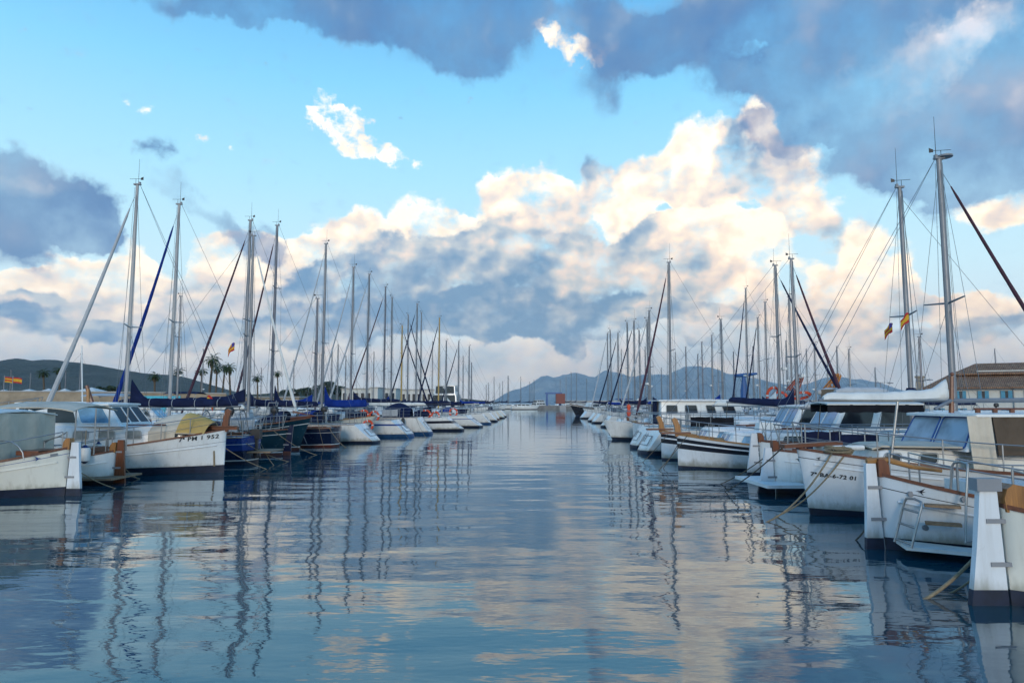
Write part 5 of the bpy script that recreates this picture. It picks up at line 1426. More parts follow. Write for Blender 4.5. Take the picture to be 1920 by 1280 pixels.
# left quay wall, its land behind
b = MB()
P = [(-75, 20), (-62, 78), (-30, 190), (-14, 330)]
rings = [[(x - 3, y, -.5), (x, y, -.5), (x, y, 1.2), (x - 3, y, 1.2)] for x, y in P]
b.loft(rings); o = b.build('quay_wall', CONC, smooth=0); tag(o, 'long low concrete quay edge on the left shore', 'quay')
b = MB(); x0, y0 = -78, 70
b.loft([[(xat(px, d) , d, .5), (xat(px, d), d + .8, .5), (xat(px, d), d + .8, zt), (xat(px, d), d, zt)] for px, d, zt in ((-60, 84, 3.45), (120, 86, 3.45), (300, 88, 3.35), (424, 90, 3.25))])
o = b.build('stone_wall', STONE, smooth=0); tag(o, 'beige sandstone wall along the left quay below the palms', 'wall')
MB().loft([[(xat(px, d), d - .12, zt), (xat(px, d), d + .92, zt), (xat(px, d), d + .92, zt + .14), (xat(px, d), d - .12, zt + .14)] for px, d, zt in ((-60, 84, 3.452), (120, 86, 3.452), (300, 88, 3.352), (424, 90, 3.252))]).build('coping', CONC, o, smooth=0)
b = MB().plate([(xat(262, 80), 80, .6), (xat(338, 81), 81, .6), (xat(338, 81), 81, 2.9), (xat(262, 80), 80, 2.9)], .12)
o = b.build('site_screen', TURQ, smooth=0); tag(o, 'turquoise screen panel standing before the sandstone wall', 'panel')
MB().tube([(xat(262, 80), 80, .2), (xat(262, 80), 80, 3.0)], .05, 6).tube([(xat(338, 81), 81, .2), (xat(338, 81), 81, 3.0)], .05, 6).build('screen_post', GREY, o)
# parasols on the quay
def parasol(px, py, d, w, label):
    p = at(px, py, d); o = empty('parasol', (p.x, d, 1.2)); h = p.z - 1.2
    n = 4; tip = (0, 0, h); b = MB()
    ring = [(w * math.cos(PI / 4 + PI / 2 * k), w * math.sin(PI / 4 + PI / 2 * k), h - .65) for k in range(n)]; ring2 = [(x, y, z - .14) for x, y, z in ring]
    b.add([tip] + ring + ring2, [(0, 1 + k, 1 + (k + 1) % n) for k in range(n)] + [(1 + k, 5 + k, 5 + (k + 1) % n, 1 + (k + 1) % n) for k in range(n)])
    b.build('canopy', C_WHITE, o, smooth=0); MB().tube([(0, 0, 0), (0, 0, h - .05)], .04, 6).build('pole', WOODV, o)
    return tag(o, label, 'parasol', 'white parasols on the left quay')
for px, py, d, w, lab in ((8, 730, 92, 2.2, 'white parasol at the left picture edge above the quay wall'), (55, 729, 94, 2.4, 'wide white parasol left of the first palm'), (92, 728, 96, 1.8, 'white parasol between the first two palms'), (122, 728, 96, 1.5, 'small white parasol below the second palm'), (172, 726, 92, 2.5, 'white parasol behind the wooden mast post')):
    parasol(px, py, d, w, lab)
# palms
PALMT = wood('palm_trunk', (.10, .075, .05), .9, axis=2, coat=0)
def leafmat(name, c, tr=.25):
    m, t, p = new_mat(name); oi = t.nodes.new('ShaderNodeObjectInfo')
    n = noise2(tcoord(t), 1.3, 3, .6, dim='3D'); col = ramp(n, [(.3, tuple(v * .6 for v in c) + (1,)), (.7, tuple(v * 1.5 for v in c) + (1,))])
    t.links.new(col, p.inputs['Base Color']); p.inputs['Roughness'].default_value = .6; MATS[name] = m; return m
PALML = leafmat('palm_leaf', (.05, .085, .022)); PALMD = leafmat('dead_palm_leaf', (.14, .10, .05)); PINE = leafmat('pine_leaf', (.022, .042, .018)); SHRUB = leafmat('shrub_leaf', (.035, .055, .022))
def make_palm(seed, H):
    rr = random.Random(seed); root = empty('palm_tree', (0, 0, 0)); b = MB(); pts = []; rs = []
    for i in range(11):
        u = i / 10; pts.append((.25 * math.sin(u * 2.1 + seed), .2 * math.sin(u * 1.7 + 2 * seed) * u, H * u)); rs.append(.20 - .07 * u + .02 * (i % 2) + (.12 if i == 0 else 0))
    b.tube(pts, rs, 9).build('trunk', PALMT, root); top = Vector(pts[-1]); c = MB()
    for k in range(34):
        a = 2.399 * k + rr.uniform(-.2, .2); e = lerp(1.25, -.95, (k / 33) ** .8) + rr.uniform(-.12, .12); L_ = rr.uniform(.95, 1.45) * (1 - .15 * (k / 33)); dead = 1 if k > 29 else 0
        h = Vector((math.cos(a), math.sin(a), 0)); side = Vector((-h.y, h.x, 0)); p = top + Vector((0, 0, .1)); ang = e; stem = [p]
        for j in range(8):
            p = p + (h * math.cos(ang) + Vector((0, 0, math.sin(ang)))) * (L_ / 8); ang -= .10 + .016 * j; stem.append(p)
        c.tube(stem, [.035, .03, .028, .024, .02, .017, .014, .01, .006], 4, dead)
        for j in range(3, 9):                       # fan of leaflets toward the end of the stalk
            q = stem[j]; dirn = (stem[j] - stem[j - 1]).normalized()
            for g in (-1, 1):
                for s_ in range(2):
                    ll = L_ * rr.uniform(.26, .40); v = (dirn * rr.uniform(.5, .95) + side * g * rr.uniform(.5, .9) + Vector((0, 0, rr.uniform(-.55, .05)))).normalized(); wv = v.cross(Vector((0, 0, 1))).normalized() * .04
                    c.add([q - wv, q + wv, q + v * ll * .6 + wv * .9, q + v * ll, q + v * ll * .6 - wv * .9], [(0, 1, 2, 3, 4)], dead)
    c.build('crown', [PALML, PALMD], root, smooth=0)
    return root
protos = [make_palm(1, 8.0), make_palm(2, 9.5), make_palm(5, 7.2)]
palms = [(82, 697, 118, 'palm standing before the hill, leftmost of all the palms'), (113, 692, 120, 'palm second from left, against the hillside'), (290, 703, 112, 'palm above the turquoise screen, leaning headsail rope beside it'), (335, 694, 120, 'palm close against the short thin mast'), (380, 694, 122, 'palm left of the tallest palm, lower crown'), (397, 673, 126, 'tallest palm of the cluster, crown highest'), (406, 688, 121, 'palm just right of the tallest, crown overlapping it'), (419, 687, 127, 'palm third in the cluster, between two dark headsail rolls'), (433, 688, 122, 'palm at the right edge of the cluster behind a navy headsail roll'), (483, 707, 130, 'short palm with round crown between two masts, beside a small flag'), (522, 699, 160, 'slim palm furthest right, behind the dark bronze mast')]
used = set()
for i, (px, py, d, lab) in enumerate(palms):
    k = i % 3; o = protos[k] if k not in used else copy_tree(protos[k]); used.add(k)
    p = at(px, py, d); z = p.z - 1.2; H0 = (8.0, 9.5, 7.2)[k]; sc_ = z / H0
    o.location = (p.x, d, 1.0); o.scale = (min(sc_, 1.25) if sc_ > 1 else .95, min(sc_, 1.25) if sc_ > 1 else .95, sc_); o.rotation_euler = (0, 0, i * 1.3); tag(o, lab, 'palm tree', 'palms along the left quay')
# leafy trees: trunk, limbs and a crown of many small leaf clumps
def make_tree(seed, name, m, H, Wd, flat=.7, n=900, leaf=.16):
    rr = random.Random(seed); root = empty(name, (0, 0, 0)); b = MB(); c = MB(); th = H * .42
    b.tube([(0, 0, 0), (.05, .03, th * .5), (.0, .08, th)], [.22, .17, .13], 8)
    cl = []
    for k in range(9):
        a = 2.4 * k + rr.uniform(-.4, .4); rad = Wd * rr.uniform(.25, .85) * (0.3 if k == 0 else 1); z = H * rr.uniform(.58, .92) if k else H * .9
        e = Vector((rad * math.cos(a), rad * math.sin(a), z)); cl.append((e, Wd * rr.uniform(.32, .52)))
        b.tube([(0, .06, th * rr.uniform(.7, 1)), Vector((0, 0, th)).lerp(e, .55) + Vector((0, 0, .2)), e], [.09, .06, .03], 6)
    for k in range(n):
        e, r_ = cl[k % len(cl)]; v = Vector((rr.gauss(0, 1), rr.gauss(0, 1), rr.gauss(0, 1))).normalized() * r_ * rr.uniform(.45, 1.05); v.z *= flat; p = e + v
        u = Vector((rr.gauss(0, 1), rr.gauss(0, 1), rr.gauss(0, 1))).normalized(); w = u.cross(Vector((rr.gauss(0, 1), rr.gauss(0, 1), rr.gauss(0, 1)))).normalized(); q = leaf * rr.uniform(.6, 1.5)
        c.add([p - u * q, p + w * q * .6, p + u * q, p - w * q * .6], [(0, 1, 2, 3)])
    b.build('trunk', PALMT, root); c.build('crown', m, root, smooth=0)
    return root
tp = [make_tree(3, 'pine_tree', PINE, 8, 3.6, .55, 1500, .30), make_tree(8, 'pine_tree', PINE, 6.5, 3.0, .75, 1300, .28)]
spots = [(206, 733, 100, .5, 'dark bush behind the sandstone wall beside the wooden mast post'), (618, 716, 290, 1.3, 'dark round pine highest on the wooded ridge'), (600, 722, 300, 1.0, 'dark pine left of the ridge top'), (575, 727, 300, 1.0, 'low dark pine on the ridge beside the white pennant'), (552, 728, 305, .9, 'small dark pine on the ridge right of the slim palm'), (635, 724, 300, 1.1, 'dark pine right of the ridge top'), (652, 729, 310, 1.0, 'low pine where the ridge meets the pale flat building'), (537, 731, 320, .9, 'low pine at the near end of the wooded ridge'), (676, 731, 320, .8, 'small pine half behind the pale flat building')]
for i, (px, py, d, k, lab) in enumerate(spots):
    o = tp[i] if i < 2 else copy_tree(tp[i % 2]); p = at(px, py, d); H0 = (8, 6.5)[i % 2] * k; o.location = (p.x, d, max(.6, p.z - H0)); o.scale = (k * 1.1, k * 1.1, k); o.rotation_euler = (0, 0, i * 1.1); tag(o, lab, 'tree', 'dark trees on the left shore')
# ---- buildings
def block(name, label, cat, px0, px1, d, ytop, depth, m=PLASTER, roof=None, wins=0, winm=G_DARK, base=.8, floors=1, flat=CONC):
    a, c = xat(px0, d), xat(px1, d); zt = at((px0 + px1) / 2, ytop, d).z; cx = (a + c) / 2; w = c - a
    o = empty(name, (cx, d + depth / 2, base)); h = zt - base
    wl = MB().box((0, 0, h / 2), (w, depth, h)).build('wall', m, o, smooth=0)
    MB().box((0, 0, h + .12), (w + .5, depth + .5, .24)).build('roof', roof or flat, o, smooth=0)
    for f in range(floors):
        for i in range(wins):
            x = -w / 2 + w * (i + .5) / wins; z = h * (f + .55) / floors
            fr = MB().box((x, -depth / 2 - .02, z), (w / wins * .62, .10, h / floors * .55)).build('window', WPLAST, wl, smooth=0)
            MB().box((x, -depth / 2 - .07, z), (w / wins * .54, .05, h / floors * .47)).build('pane', winm, fr, smooth=0)
    return tag(o, label, cat)
block('harbour_building', 'long low pale flat roofed building on the left shore behind masts', 'building', 640, 742, 210, 729, 12, PLASTERB, wins=9)
block('harbour_building', 'square white windowless block standing behind the rolled white headsail', 'building', 694, 708, 190, 727, 10, PLASTER, wins=0)
block('harbour_building', 'low white shed with dark windows left of the big motor yacht', 'building', 752, 828, 180, 731, 10, PLASTER, wins=8)
block('harbour_building', 'low beige building behind the navy sail covers on the left', 'building', 430, 560, 150, 745, 10, STONE, wins=8)
# tiled warehouse on the right
ROOF = None
def roof_mat():
    m, t, p = new_mat('terracotta_tiles'); oc = tcoord(t); w = t.nodes.new('ShaderNodeTexWave'); w.wave_type = 'BANDS'; w.bands_direction = 'X'; w.inputs['Scale'].default_value = 1.6; w.inputs['Distortion'].default_value = .6; w.inputs['Detail'].default_value = 2
    t.links.new(oc, w.inputs['Vector']); n = noise2(oc, .9, 6, .65, dim='3D'); n2 = noise2(vscale(t, oc, (1, .3, 1)), 5, 4, .6, dim='3D')
    col = ramp(n * .55 + n2 * .45, [(.3, (.12, .062, .036, 1)), (.5, (.28, .145, .08, 1)), (.68, (.44, .26, .15, 1))]); t.links.new(col, p.inputs['Base Color']); p.inputs['Roughness'].default_value = .9
    t.links.new(bump(t, E(w.outputs['Fac']), .8, .12), p.inputs['Normal']); return m
TILE = roof_mat()
def warehouse():
    d = 88.0; a, c = xat(1742, d), xat(1925, d) + 10; w = 27.0; o = empty('warehouse', (a, d, .9)); o.rotation_euler = (0, 0, R(-31))
    z = lambda py: at(1850, py, d).z - .9
    e1, r1, e2, r2 = z(727), z(708), z(700), z(684)
    wl = MB().box((w / 2, 6, e1 / 2), (w, 12, e1)).build('wall', PLASTERB, o, smooth=0)
    up = MB().box((w / 2 + 3.0, 8.0, (r1 + e2) / 2 - .2), (w - 5, 7.6, e2 - r1 + 1.2)).build('upper_wall', PLASTER, o, smooth=0)
    def hip(x0, x1, y0, y1, ze, zr, ins, name):
        b = MB(); my = (y0 + y1) / 2; vs = [(x0, y0, ze), (x1, y0, ze), (x1, y1, ze), (x0, y1, ze), (x0 + ins, my, zr), (x1 - ins * .4, my, zr)]; vs2 = [(p[0], p[1], p[2] - .16) for p in vs[:4]]
        b.add(vs + vs2, [(0, 1, 5, 4), (1, 2, 5), (2, 3, 4, 5), (3, 0, 4), (6, 9, 8, 7), (0, 6, 7, 1), (1, 7, 8, 2), (2, 8, 9, 3), (3, 9, 6, 0)]); return b.build(name, TILE, o, smooth=0)
    hip(-.7, w + .6, -.8, 13, e1, r1 + 1.0, 4.0, 'lower_roof'); hip(2.6, w + 1.2, 3.4, 12.6, e2, r2 + .4, 3.0, 'upper_roof')
    MB().box((-.9, 2.5, z(705) / 2), (.9, .9, z(705))).box((-.9, 2.5, z(705)), (1.15, 1.15, .22)).build('chimney', STONE, o, smooth=0)
    for i in range(11):
        x = 1.1 + i * 2.35
        for zz, hh in ((e1 - .95, 1.15), (e1 - 3.2, 1.3)):
            fr = MB().box((x, -.05, zz), (1.15, .14, hh)).build('window', WPLAST, wl, smooth=0)
            MB().box((x, -.13, zz), (.32, .05, hh * .9)).build('pane', G_DARK, fr, smooth=0)
            MB().box((x - .36, -.15, zz), (.42, .07, hh * .95)).box((x + .36, -.15, zz), (.42, .07, hh * .95)).build('shutter', SHUT, fr, smooth=0)
    for i in range(4):
        MB().tube([(2.4 + i * w / 4.2, -.14, .1), (2.4 + i * w / 4.2, -.14, e1 - .1)], .06, 6).build('downpipe', GREY, wl)
    return tag(o, 'long pale warehouse with tiled double roof and blue shutters on the right quay', 'warehouse')
warehouse()
def lamp(px, py, d, label):
    p = at(px, py, d); h = p.z - .9; o = empty('street_lamp', (p.x, d, .9)); MB().tube([(0, 0, 0), (0, 0, h)], [.07, .045], 8).build('pole', GREY, o); MB().box((.55, 0, h), (1.1, .06, .06)).box((-.25, 0, h), (.5, .06, .05)).build('arm', GREY, o); MB().box((1.0, 0, h - .06), (.5, .22, .1)).build('lamp_head', GREY, o); return tag(o, label, 'street lamp', 'street lamps on the quay')
lamp(1651, 717, 70, 'grey street lamp with one long arm left of the warehouse'); lamp(1727, 711, 76, 'grey street lamp next to the warehouse chimney')
# right quay behind the second row, breakwater at the far side
def slab(name, label, cat, pts, z0, z1, m=CONC):
    b = MB(); b.add([(x, y, z0) for x, y in pts] + [(x, y, z1) for x, y in pts], [tuple(range(len(pts) - 1, -1, -1)), tuple(range(len(pts), 2 * len(pts)))] + [(k, (k + 1) % len(pts), len(pts) + (k + 1) % len(pts), len(pts) + k) for k in range(len(pts))])
    return tag(b.build(name, m, smooth=0), label, cat)
slab('quay', 'concrete quay under the tiled warehouse', 'quay', [(42, 58), (42, 88), (50, 130), (140, 150), (140, 55)], -.5, .9)
slab('breakwater', 'long pale breakwater closing the harbour behind the right row', 'breakwater', [(24, 330), (180, 250), (186, 256), (26, 336)], -.5, 3.2)
slab('jetty', 'short grey jetty at the far end of the fairway', 'jetty', [(xat(1004, 235), 235), (xat(1043, 235), 235), (xat(1043, 235) + 30, 250), (xat(1004, 235), 250)], -.5, 1.1, mat('dark_concrete', (.16, .155, .15), .9, var=.25, scale=.5))
# ---- ground, hills, mountains
def terrain(name, prof, d, depth, m, seed, rough=.18, jag=1.2, base=-2):
    """ridge whose skyline passes through the given photo points; the flank falls towards the viewer"""
    rr = np.random.RandomState(seed); n = 420; px = np.linspace(prof[0][0], prof[-1][0], n); py = np.interp(px, [p[0] for p in prof], [p[1] for p in prof])
    for o_ in range(5):
        kx = np.linspace(prof[0][0], prof[-1][0], int((prof[-1][0] - prof[0][0]) / 46 * 2 ** o_) + 2); py = py + np.interp(px, kx, rr.uniform(-1, 1, len(kx))) * jag / 1.7 ** o_ * np.clip((756 - py) / 30, 0, 1)
    m_ = 34; b = MB(); rows = []
    ph = rr.uniform(0, 6.28, 40); fr = rr.uniform(.6, 1, 40)
    for j in range(m_ + 8):
        row = []
        for i in range(n):
            crest = at(px[i], py[i], d); H = crest.z
            u = j / (m_ - 1)                                      # 0 shore, 1 crest, >1 back side
            yy = d - depth * (1 - u)
            g = u if u <= 1 else max(0, 2 - u) ** 1.0 
            xw = crest.x * (1 - .10 * (1 - min(u, 1)))
            s_ = 0
            for k in range(9):
                f = 2 ** (k * .75); s_ += math.sin(xw / depth * 5.0 * f * fr[k] + ph[k] + 1.3 * math.sin(u * 3 * f * fr[k + 9] + ph[k + 18])) * math.sin(u * 2.6 * f * fr[k + 20] + ph[k + 27]) / f ** .8
            gully = 1 + rough * s_ * (4 * min(u, 1) * (1 - min(u, 1)) + .06)
            row.append((xw, yy, base + max(0, (H - base)) * (g ** 1.15) * max(gully, .05)))
        rows.append(row)
    b.loft(rows, caps=False, closed=False); o = b.build(name, m, smooth=180); o['kind'] = 'structure'; return o
def rock_mat(name, a, b_, c_, scale):
    m, t, p = new_mat(name); pos = t.nodes.new('ShaderNodeNewGeometry').outputs['Position']
    n = noise2(pos, scale, 8, .65, dim='3D'); n2 = noise2(vscale(t, pos, (1, 1, .35)), scale * 4, 6, .6, dim='3D')
    col = ramp(n * .6 + n2 * .4, [(.36, a + (1,)), (.5, b_ + (1,)), (.64, c_ + (1,))]); t.links.new(col, p.inputs['Base Color']); p.inputs['Roughness'].default_value = .95
    t.links.new(bump(t, n2, .7, .25 / scale), p.inputs['Normal']); return m
terrain('mountain', [(905, 756), (930, 748), (945, 738), (965, 729), (985, 721), (1000, 711), (1015, 704), (1028, 702), (1038, 707), (1048, 706), (1060, 701), (1078, 697), (1090, 698), (1104, 706), (1116, 708), (1126, 701), (1138, 696), (1155, 697), (1175, 702), (1195, 704), (1220, 704), (1250, 705), (1266, 697), (1280, 690), (1300, 687), (1312, 685), (1330, 689), (1350, 692), (1372, 699), (1395, 706), (1440, 714), (1475, 718), (1510, 715), (1540, 712), (1560, 709), (1578, 708), (1598, 711), (1620, 715), (1660, 726), (1700, 735), (1760, 742), (1850, 747), (1990, 750), (2300, 752), (2600, 756)], 7600, 1900, rock_mat('far_mountain_rock', (.17, .20, .22), (.30, .32, .33), (.52, .47, .42), .0035), 4, .32, 3.4)
terrain('hill', [(-900, 735), (-500, 700), (-200, 688), (-60, 684), (0, 676), (30, 671.5), (45, 673), (60, 676), (80, 674), (105, 674), (130, 678), (180, 684), (230, 693), (290, 701), (330, 704), (360, 711), (400, 724), (430, 732), (470, 741), (520, 747), (600, 752), (700, 756)], 1500, 560, rock_mat('left_hill_scrub', (.014, .02, .012), (.03, .036, .022), (.075, .07, .05), .02), 9, .16, .8)
terrain('wooded_ridge', [(400, 756), (440, 741), (490, 738), (530, 735), (570, 731), (600, 727), (625, 726), (660, 731), (700, 736), (760, 741), (830, 744), (880, 748), (915, 752), (940, 757)], 420, 110, rock_mat('ridge_scrub', (.012, .02, .010), (.022, .034, .016), (.05, .055, .03), .08), 13, .12)
b = MB(); pts = [(-1200, 20), (-76, 20), (-63.5, 78), (-31.5, 190), (-15.5, 330), (-40, 900), (-1200, 1000)]
b.add([(x, y, 1.18) for x, y in pts], [tuple(range(len(pts)))]); o = b.build('ground', mat('quay_ground', (.20, .18, .15), .9, var=.2, scale=.2), smooth=0); o['kind'] = 'structure'
# ================================================================ far harbour
def far_boat(d, px, L, label, mast=None, m=WHITE, rz=0.0, cover=C_NAVY, kind='sailing_yacht', cat='boat', group=None, toppy=None):
    s = Boat(kind, label, cat, d, px, 'bow', 'L', L, L * .3, (1.5, 1.1, 1.1), 'transom', .5, 0, yaw=rz, sw=.75, group=group)
    s.hull(m, BOOT, .15, [], strake=0, N=12).deck()
    cab, fc = s.house(-L * .2, L * .22, .9, .6, 1.05, 1.6, .5, .1, .1, WHITE, 'cabin'); s.window(cab, fc('stbd'), .1, .85, .35, .75, G_DARK); s.window(cab, fc('port'), .1, .85, .35, .75, G_DARK)
    if toppy: s.mast(L * .05, s.lz(toppy), .12, ALU, (.5,), .8, vane=False, whip=0, wire=.012, n=6); s.boom(-L * .38, 2.2, cover, peak=.3, ties=0)
    return s
far = [(210, 950, 9, 707, WHITE, 20, 'white yacht alone left of the sloping mountain foot'), (230, 985, 13, 705, WHITE, 5, 'long white yacht lying side on at the fairway end'), (238, 1003, 11, 706, WHITE, -10, 'white yacht just behind the long side on yacht'), (205, 936, 8, 718, WHITE, 30, 'small white yacht at the far left bend of the fairway'), (260, 962, 9, 715, NAVY, 12, 'dark hulled yacht in the far gap between the rows'), (255, 1022, 9, 712, WHITE, -6, 'white yacht before the grey jetty'),
 (240, 1095, 10, 698, WHITE, 8, 'white yacht with tall mast right of the red box'), (245, 1105, 10, 700, WHITE, -8, 'white yacht, second mast right of the red box'), (262, 1120, 9, 710, WHITE, 4, 'white yacht before the pale breakwater')]
for d, px, L, tp_, m, rz, lab in far: far_boat(d, px, L, lab, True, m, rz, toppy=tp_)
more_far = [(200, 930, 8, 722, WHITE, 40, 'small white yacht beside the left row end, mast half as tall as its neighbours'), (270, 947, 9, 719, WHITE, 60, 'small white yacht in the far basin left of the mountain foot'), (276, 972, 10, 705, WHITE, 30, 'white yacht with the leftmost mast of the far pair'), (270, 1012, 9, 716, TEAL, 15, 'dark hulled yacht behind the grey jetty'), (280, 1064, 9, 712, WHITE, 40, 'white yacht directly right of the red box'), (290, 1080, 10, 706, WHITE, 20, 'white yacht behind the brown hulled boat'), (300, 1000, 9, 722, WHITE, 80, 'tiny white yacht farthest down the fairway')]
for d, px, L, tp_, m, rz, lab in more_far: far_boat(d, px, L, lab, True, m, rz, toppy=tp_)
def cruiser(d, px, L, label, rz=0, m=WHITE, decks=1, hull=WHITE, end_x=None, side='L', canvas=None, k=1.0):
    s = Boat('motor_cruiser', label, 'boat', d, px, 'bow', side, L, L * .32, (1.7 * k, 1.2 * k, 1.1 * k), 'transom', .8, 0, yaw=rz, sw=.9, end_x=end_x)
    s.hull(hull, BOOT, .15, [], strake=.8, N=16).deck()
    w = L * .13; z = 1.15 * k
    for f in range(decks):
        h = .95 * k; q = 1 - .18 * f
        cab, fc = s.house(-L * .34 * q, L * .20 * q, w * q, w * .8 * q, z, z + h, .9 * k, .15, .12, m, 'cabin' if f == 0 else 'flybridge', .05, .08, lip=.10)
        for a_, b_ in ((.06, .30), (.36, .60), (.66, .92)): s.window(cab, fc('stbd'), a_, b_, .35, .85, G_DARK, WPLAST, .15); s.window(cab, fc('port'), a_, b_, .35, .85, G_DARK, WPLAST, .15)
        for a_, b_ in ((.06, .48), (.52, .94)): s.window(cab, fc('back'), a_, b_, .12, .90, G_DARK, BLUEM if k > 1.5 else WPLAST, .10)
        for a_, b_ in ((.06, .48), (.52, .94)): s.window(cab, fc('front'), a_, b_, .25, .88, G_SKY if f == 0 else G_DARK, WPLAST, .12)
        z += h
    if canvas: s.bimini(-L * .36, -L * .06, w, z + .75, canvas, deck=z - .1)
    s.rail(.45, .985, .55, 6, inset=.12, wires=1, close='bow', name='bow_pulpit'); s.top = z
    return s
s = cruiser(136, 856, 18, 'large dark blue and white motor yacht towering over the left row', rz=86, decks=2, hull=NAVY, m=WHITE, k=1.7)
MB().tube([(-2, 0, s.top), (-2, 0, s.top + 2.6)], .08, 8).box((-2, 0, s.top + 1.6), (.3, 2.2, .1)).build('radar_mast', WPLAST, s.root)
cruiser(250, 1033, 10, 'white motor boat moored before the blue lift frame', rz=40, decks=2)
cruiser(225, 938, 9, 'small white motor boat at the far left bend', rz=30)
cruiser(215, 1012, 9, 'low white motor boat drifting before the jetty', rz=10, k=.8)
cruiser(205, 1085, 9, 'white motor boat right of the red box', rz=160)
cruiser(180, 1096, 9, 'white motor boat behind the brown hull stern', rz=170)
cruiser(150, 1107, 11, 'white motor boat with blue cover behind the brown hull', rz=150, canvas=C_BLUE)
# motor boats on the far side of the left pontoon
cruiser(36, 312, 8.0, 'white motor boat with slanted dark windscreen behind the numbered boat', rz=-6, end_x=-19.2)
cruiser(44, 0, 8.5, 'white motor boat with pale grey cockpit cover behind the left row', rz=4, end_x=-19.5, canvas=C_GREY, k=.85)
cruiser(29.5, 0, 8.0, 'white cruiser with grey wheelhouse roof behind the beige tent', rz=2, end_x=-20.3, k=1.05)
cruiser(56, 0, 8.5, 'white motor boat with navy cockpit cover behind the left row', rz=4, end_x=-20.5, canvas=C_NAVY)
# right side, beyond the pontoon
cruiser(30, 0, 9.0, 'white motor boat lying low before the left end of the warehouse', rz=3, end_x=17.6, side='R', k=.74)
cruiser(37, 0, 9.0, 'white motor boat right of the tallest mast, before the warehouse windows', rz=-3, end_x=18.4, side='R', k=.78)
cruiser(24, 0, 8.5, 'white motor boat by the right picture edge below the warehouse', rz=0, end_x=17.4, side='R', k=.70)
# blue boat lift with red box at the fairway end
o = empty('boat_lift', (xat(1034, 238), 240, 1.1)); h = at(1034, 738, 240).z - 1.1; w = xat(1060, 240) - xat(1028, 240)
b = MB()
for x in (-w * .22, w * .55):
    for y in (0, 5): b.box((x, y, h / 2), (.45, .45, h))
b.build('leg', BLUEM, o, smooth=0); b = MB()
for y in (0, 5): b.box((w * .17, y, h + .25), (w * .95, .5, .5))
b.build('top_beam', BLUEM, o, smooth=0); tag(o, 'blue steel boat lift frame at the far end of the fairway', 'boat lift')
p = at(1051, 752, 236); ww = xat(1060, 236) - xat(1043, 236); hh = at(1051, 741, 236).z
o = MB().box((0, 0, hh / 2 + 1.2), (ww, 3.0, hh - 1.2)).build('cargo_box', REDM, smooth=0); o.location = (p.x, 237, 0); MB().box((0, .3, .6), (ww * 1.2, 3.4, 1.2)).build('box_base', GREY, o, smooth=0)
MB().box((0, -1.6, hh / 2 + 1.2), (ww * .1, .08, (hh - 1.2) * .94)).box((-ww * .42, -1.6, hh / 2 + 1.2), (ww * .08, .08, (hh - 1.2) * .94)).box((ww * .42, -1.6, hh / 2 + 1.2), (ww * .08, .08, (hh - 1.2) * .94)).build('box_rib', REDM, o, smooth=0)
tag(o, 'bright red box standing on the quay beside the blue lift', 'container')
# blue column crane on the right
p = at(1396, 748, 52); o = empty('column_crane', (p.x + 6, 66, .4)); d2 = 66; o.location = (xat(1396, d2), d2, .4); h = at(1396, 706, d2).z - .4
MB().tube([(0, 0, 0), (0, 0, h * .7), (0, 0, h)], [.42, .34, .16], 10).build('column', BLUEM, o); MB().tube([(-.9, 0, h + .1), (.2, 0, h + .15), (1.3, 0, h + .3)], [.14, .2, .09], 8).build('jib_arm', BLUEM, o); tag(o, 'blue column crane standing among the right hand masts', 'crane')
# distant masts in the far basins, each with its boat
thin_left = [(155, 665, 95), (378, 655, 100), (487, 690, 140), (546, 676, 110), (590, 640, 92), (600, 665, 120), (622, 655, 105), (633, 648, 98), (648, 668, 120), (20, 695, 120), (120, 690, 150), (45, 700, 130), (868, 668, 140), (884, 680, 130), (700, 660, 125), (808, 640, 118)]
names = ['left of the leaning white headsail', 'between palms and second mast pair', 'right of the palm cluster', 'before the slim palm', 'left of the white pennant', 'beside the white pennant', 'above the wooded ridge top', 'right of the ridge top', 'near the pale flat building', 'before the hill by the parasols', 'below the hill shoulder', 'before the hill near the flags', 'near the big motor yacht', 'right of the big motor yacht', 'behind the bronze mast', 'left of the big motor yacht']
for (px, ty, d), nm in zip(thin_left, names):
    L_ = rnd.uniform(8, 10)
    row_yacht(d, 0, 'bow', 'L', L_, WHITE, BOOT, px, ty, ALU if rnd.random() < .7 else DMAST, rnd.choice((C_NAVY, C_BLUE, C_WHITE)), .7, 'distant white yacht, thin mast ' + nm, None, None, None, rnd.uniform(-20, 20), 0, end_x=xat(px, d) + L_ * .36, rails=False, vane=False, wire=.010, group=None)
thin_right = [(1289, 650, 100), (1309, 665, 120), (1325, 640, 95), (1376, 660, 110), (1413, 650, 90), (1474, 640, 84), (1554, 668, 95), (1570, 650, 90), (1640, 690, 110), (1866, 655, 125), (1240, 690, 150), (1272, 660, 130), (1211, 650, 130), (1168, 655, 130), (1350, 690, 150), (1515, 655, 88)]
names = ['left of the rounded peak', 'on the rounded peak', 'right shoulder of the rounded peak', 'beyond the peak', 'beside the blue crane', 'left of the red gangway', 'right of the orange gangway', 'above the orange gangway', 'left of the street lamp', 'behind the warehouse roof', 'low near the blue sail cover', 'between blue cover and peak', 'among the far right row', 'at the far right row end', 'low before the peak', 'above the red gangway']
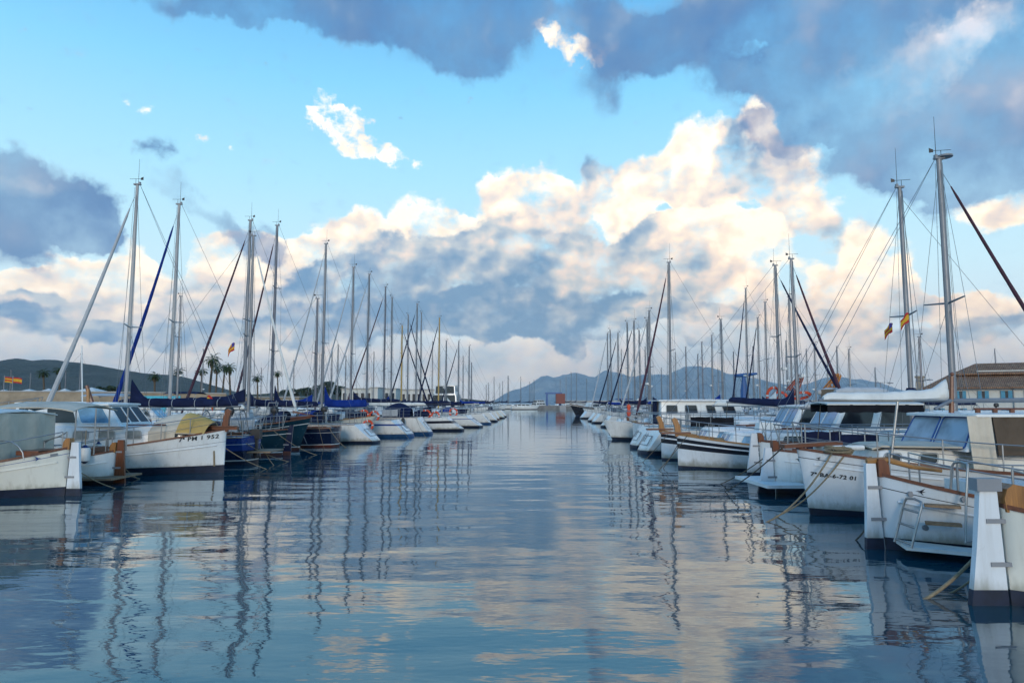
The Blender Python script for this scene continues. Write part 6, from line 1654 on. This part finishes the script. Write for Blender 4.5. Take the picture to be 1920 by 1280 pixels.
for (px, ty, d), nm in zip(thin_right, names):
    L_ = rnd.uniform(8, 10)
    row_yacht(d, 0, 'bow', 'R', L_, WHITE, BOOT, px, ty, ALU if rnd.random() < .7 else DMAST, rnd.choice((C_NAVY, C_BLUE, C_WHITE)), .7, 'distant white yacht, thin mast ' + nm, None, None, None, rnd.uniform(-20, 20), 0, end_x=xat(px, d) - L_ * .36, rails=False, vane=False, wire=.010)
# flags on shore poles at the far left
for px, py, d, lab in ((8, 712, 88, 'striped red and yellow flag at the left edge over the quay'), (24, 713, 87, 'Spanish flag on a pole beside the striped flag')):
    p = at(px, py, d); o = MB().tube([(0, 0, 1.0 - p.z), (0, 0, .6)], .05, 6).build('flag_pole', GREY); o.location = p
    bb = MB()
    for i in range(8):
        for j in range(4):
            f = lambda u, v: (u * 1.25, .12 * math.sin(5 * u), .4 - v * .7 - .16 * u * u)
            bb.add([f(i / 8, j / 4), f((i + 1) / 8, j / 4), f((i + 1) / 8, (j + 1) / 4), f(i / 8, (j + 1) / 4)], [(0, 1, 2, 3)], (0 if j in (0, 3) else 1) if px > 10 else j % 2)
    bb.build('flag', [FRED, FYEL], o, smooth=60); tag(o, lab, 'flag')
# ---- the air
hz = bpy.data.materials.new('haze'); hz.use_nodes = True; t = hz.node_tree; t.nodes.remove(t.nodes['Principled BSDF'])
pv = t.nodes.new('ShaderNodeVolumePrincipled'); pv.inputs['Density'].default_value = .00010; pv.inputs['Color'].default_value = (.80, .92, 1.0, 1); pv.inputs['Anisotropy'].default_value = .2
t.links.new(pv.outputs[0], t.nodes['Material Output'].inputs['Volume'])
S2 = 11500
o = MB().box((0, 4500, 259.5), (2 * S2, 10400, 523)).build('haze', hz, smooth=0); o['kind'] = 'stuff'
sc.cycles.max_bounces = 6; sc.cycles.diffuse_bounces = 1; sc.cycles.glossy_bounces = 3; sc.cycles.transmission_bounces = 2; sc.cycles.volume_bounces = 0; sc.cycles.transparent_max_bounces = 4
sc.cycles.use_denoising = True; sc.cycles.sample_clamp_indirect = 4.0
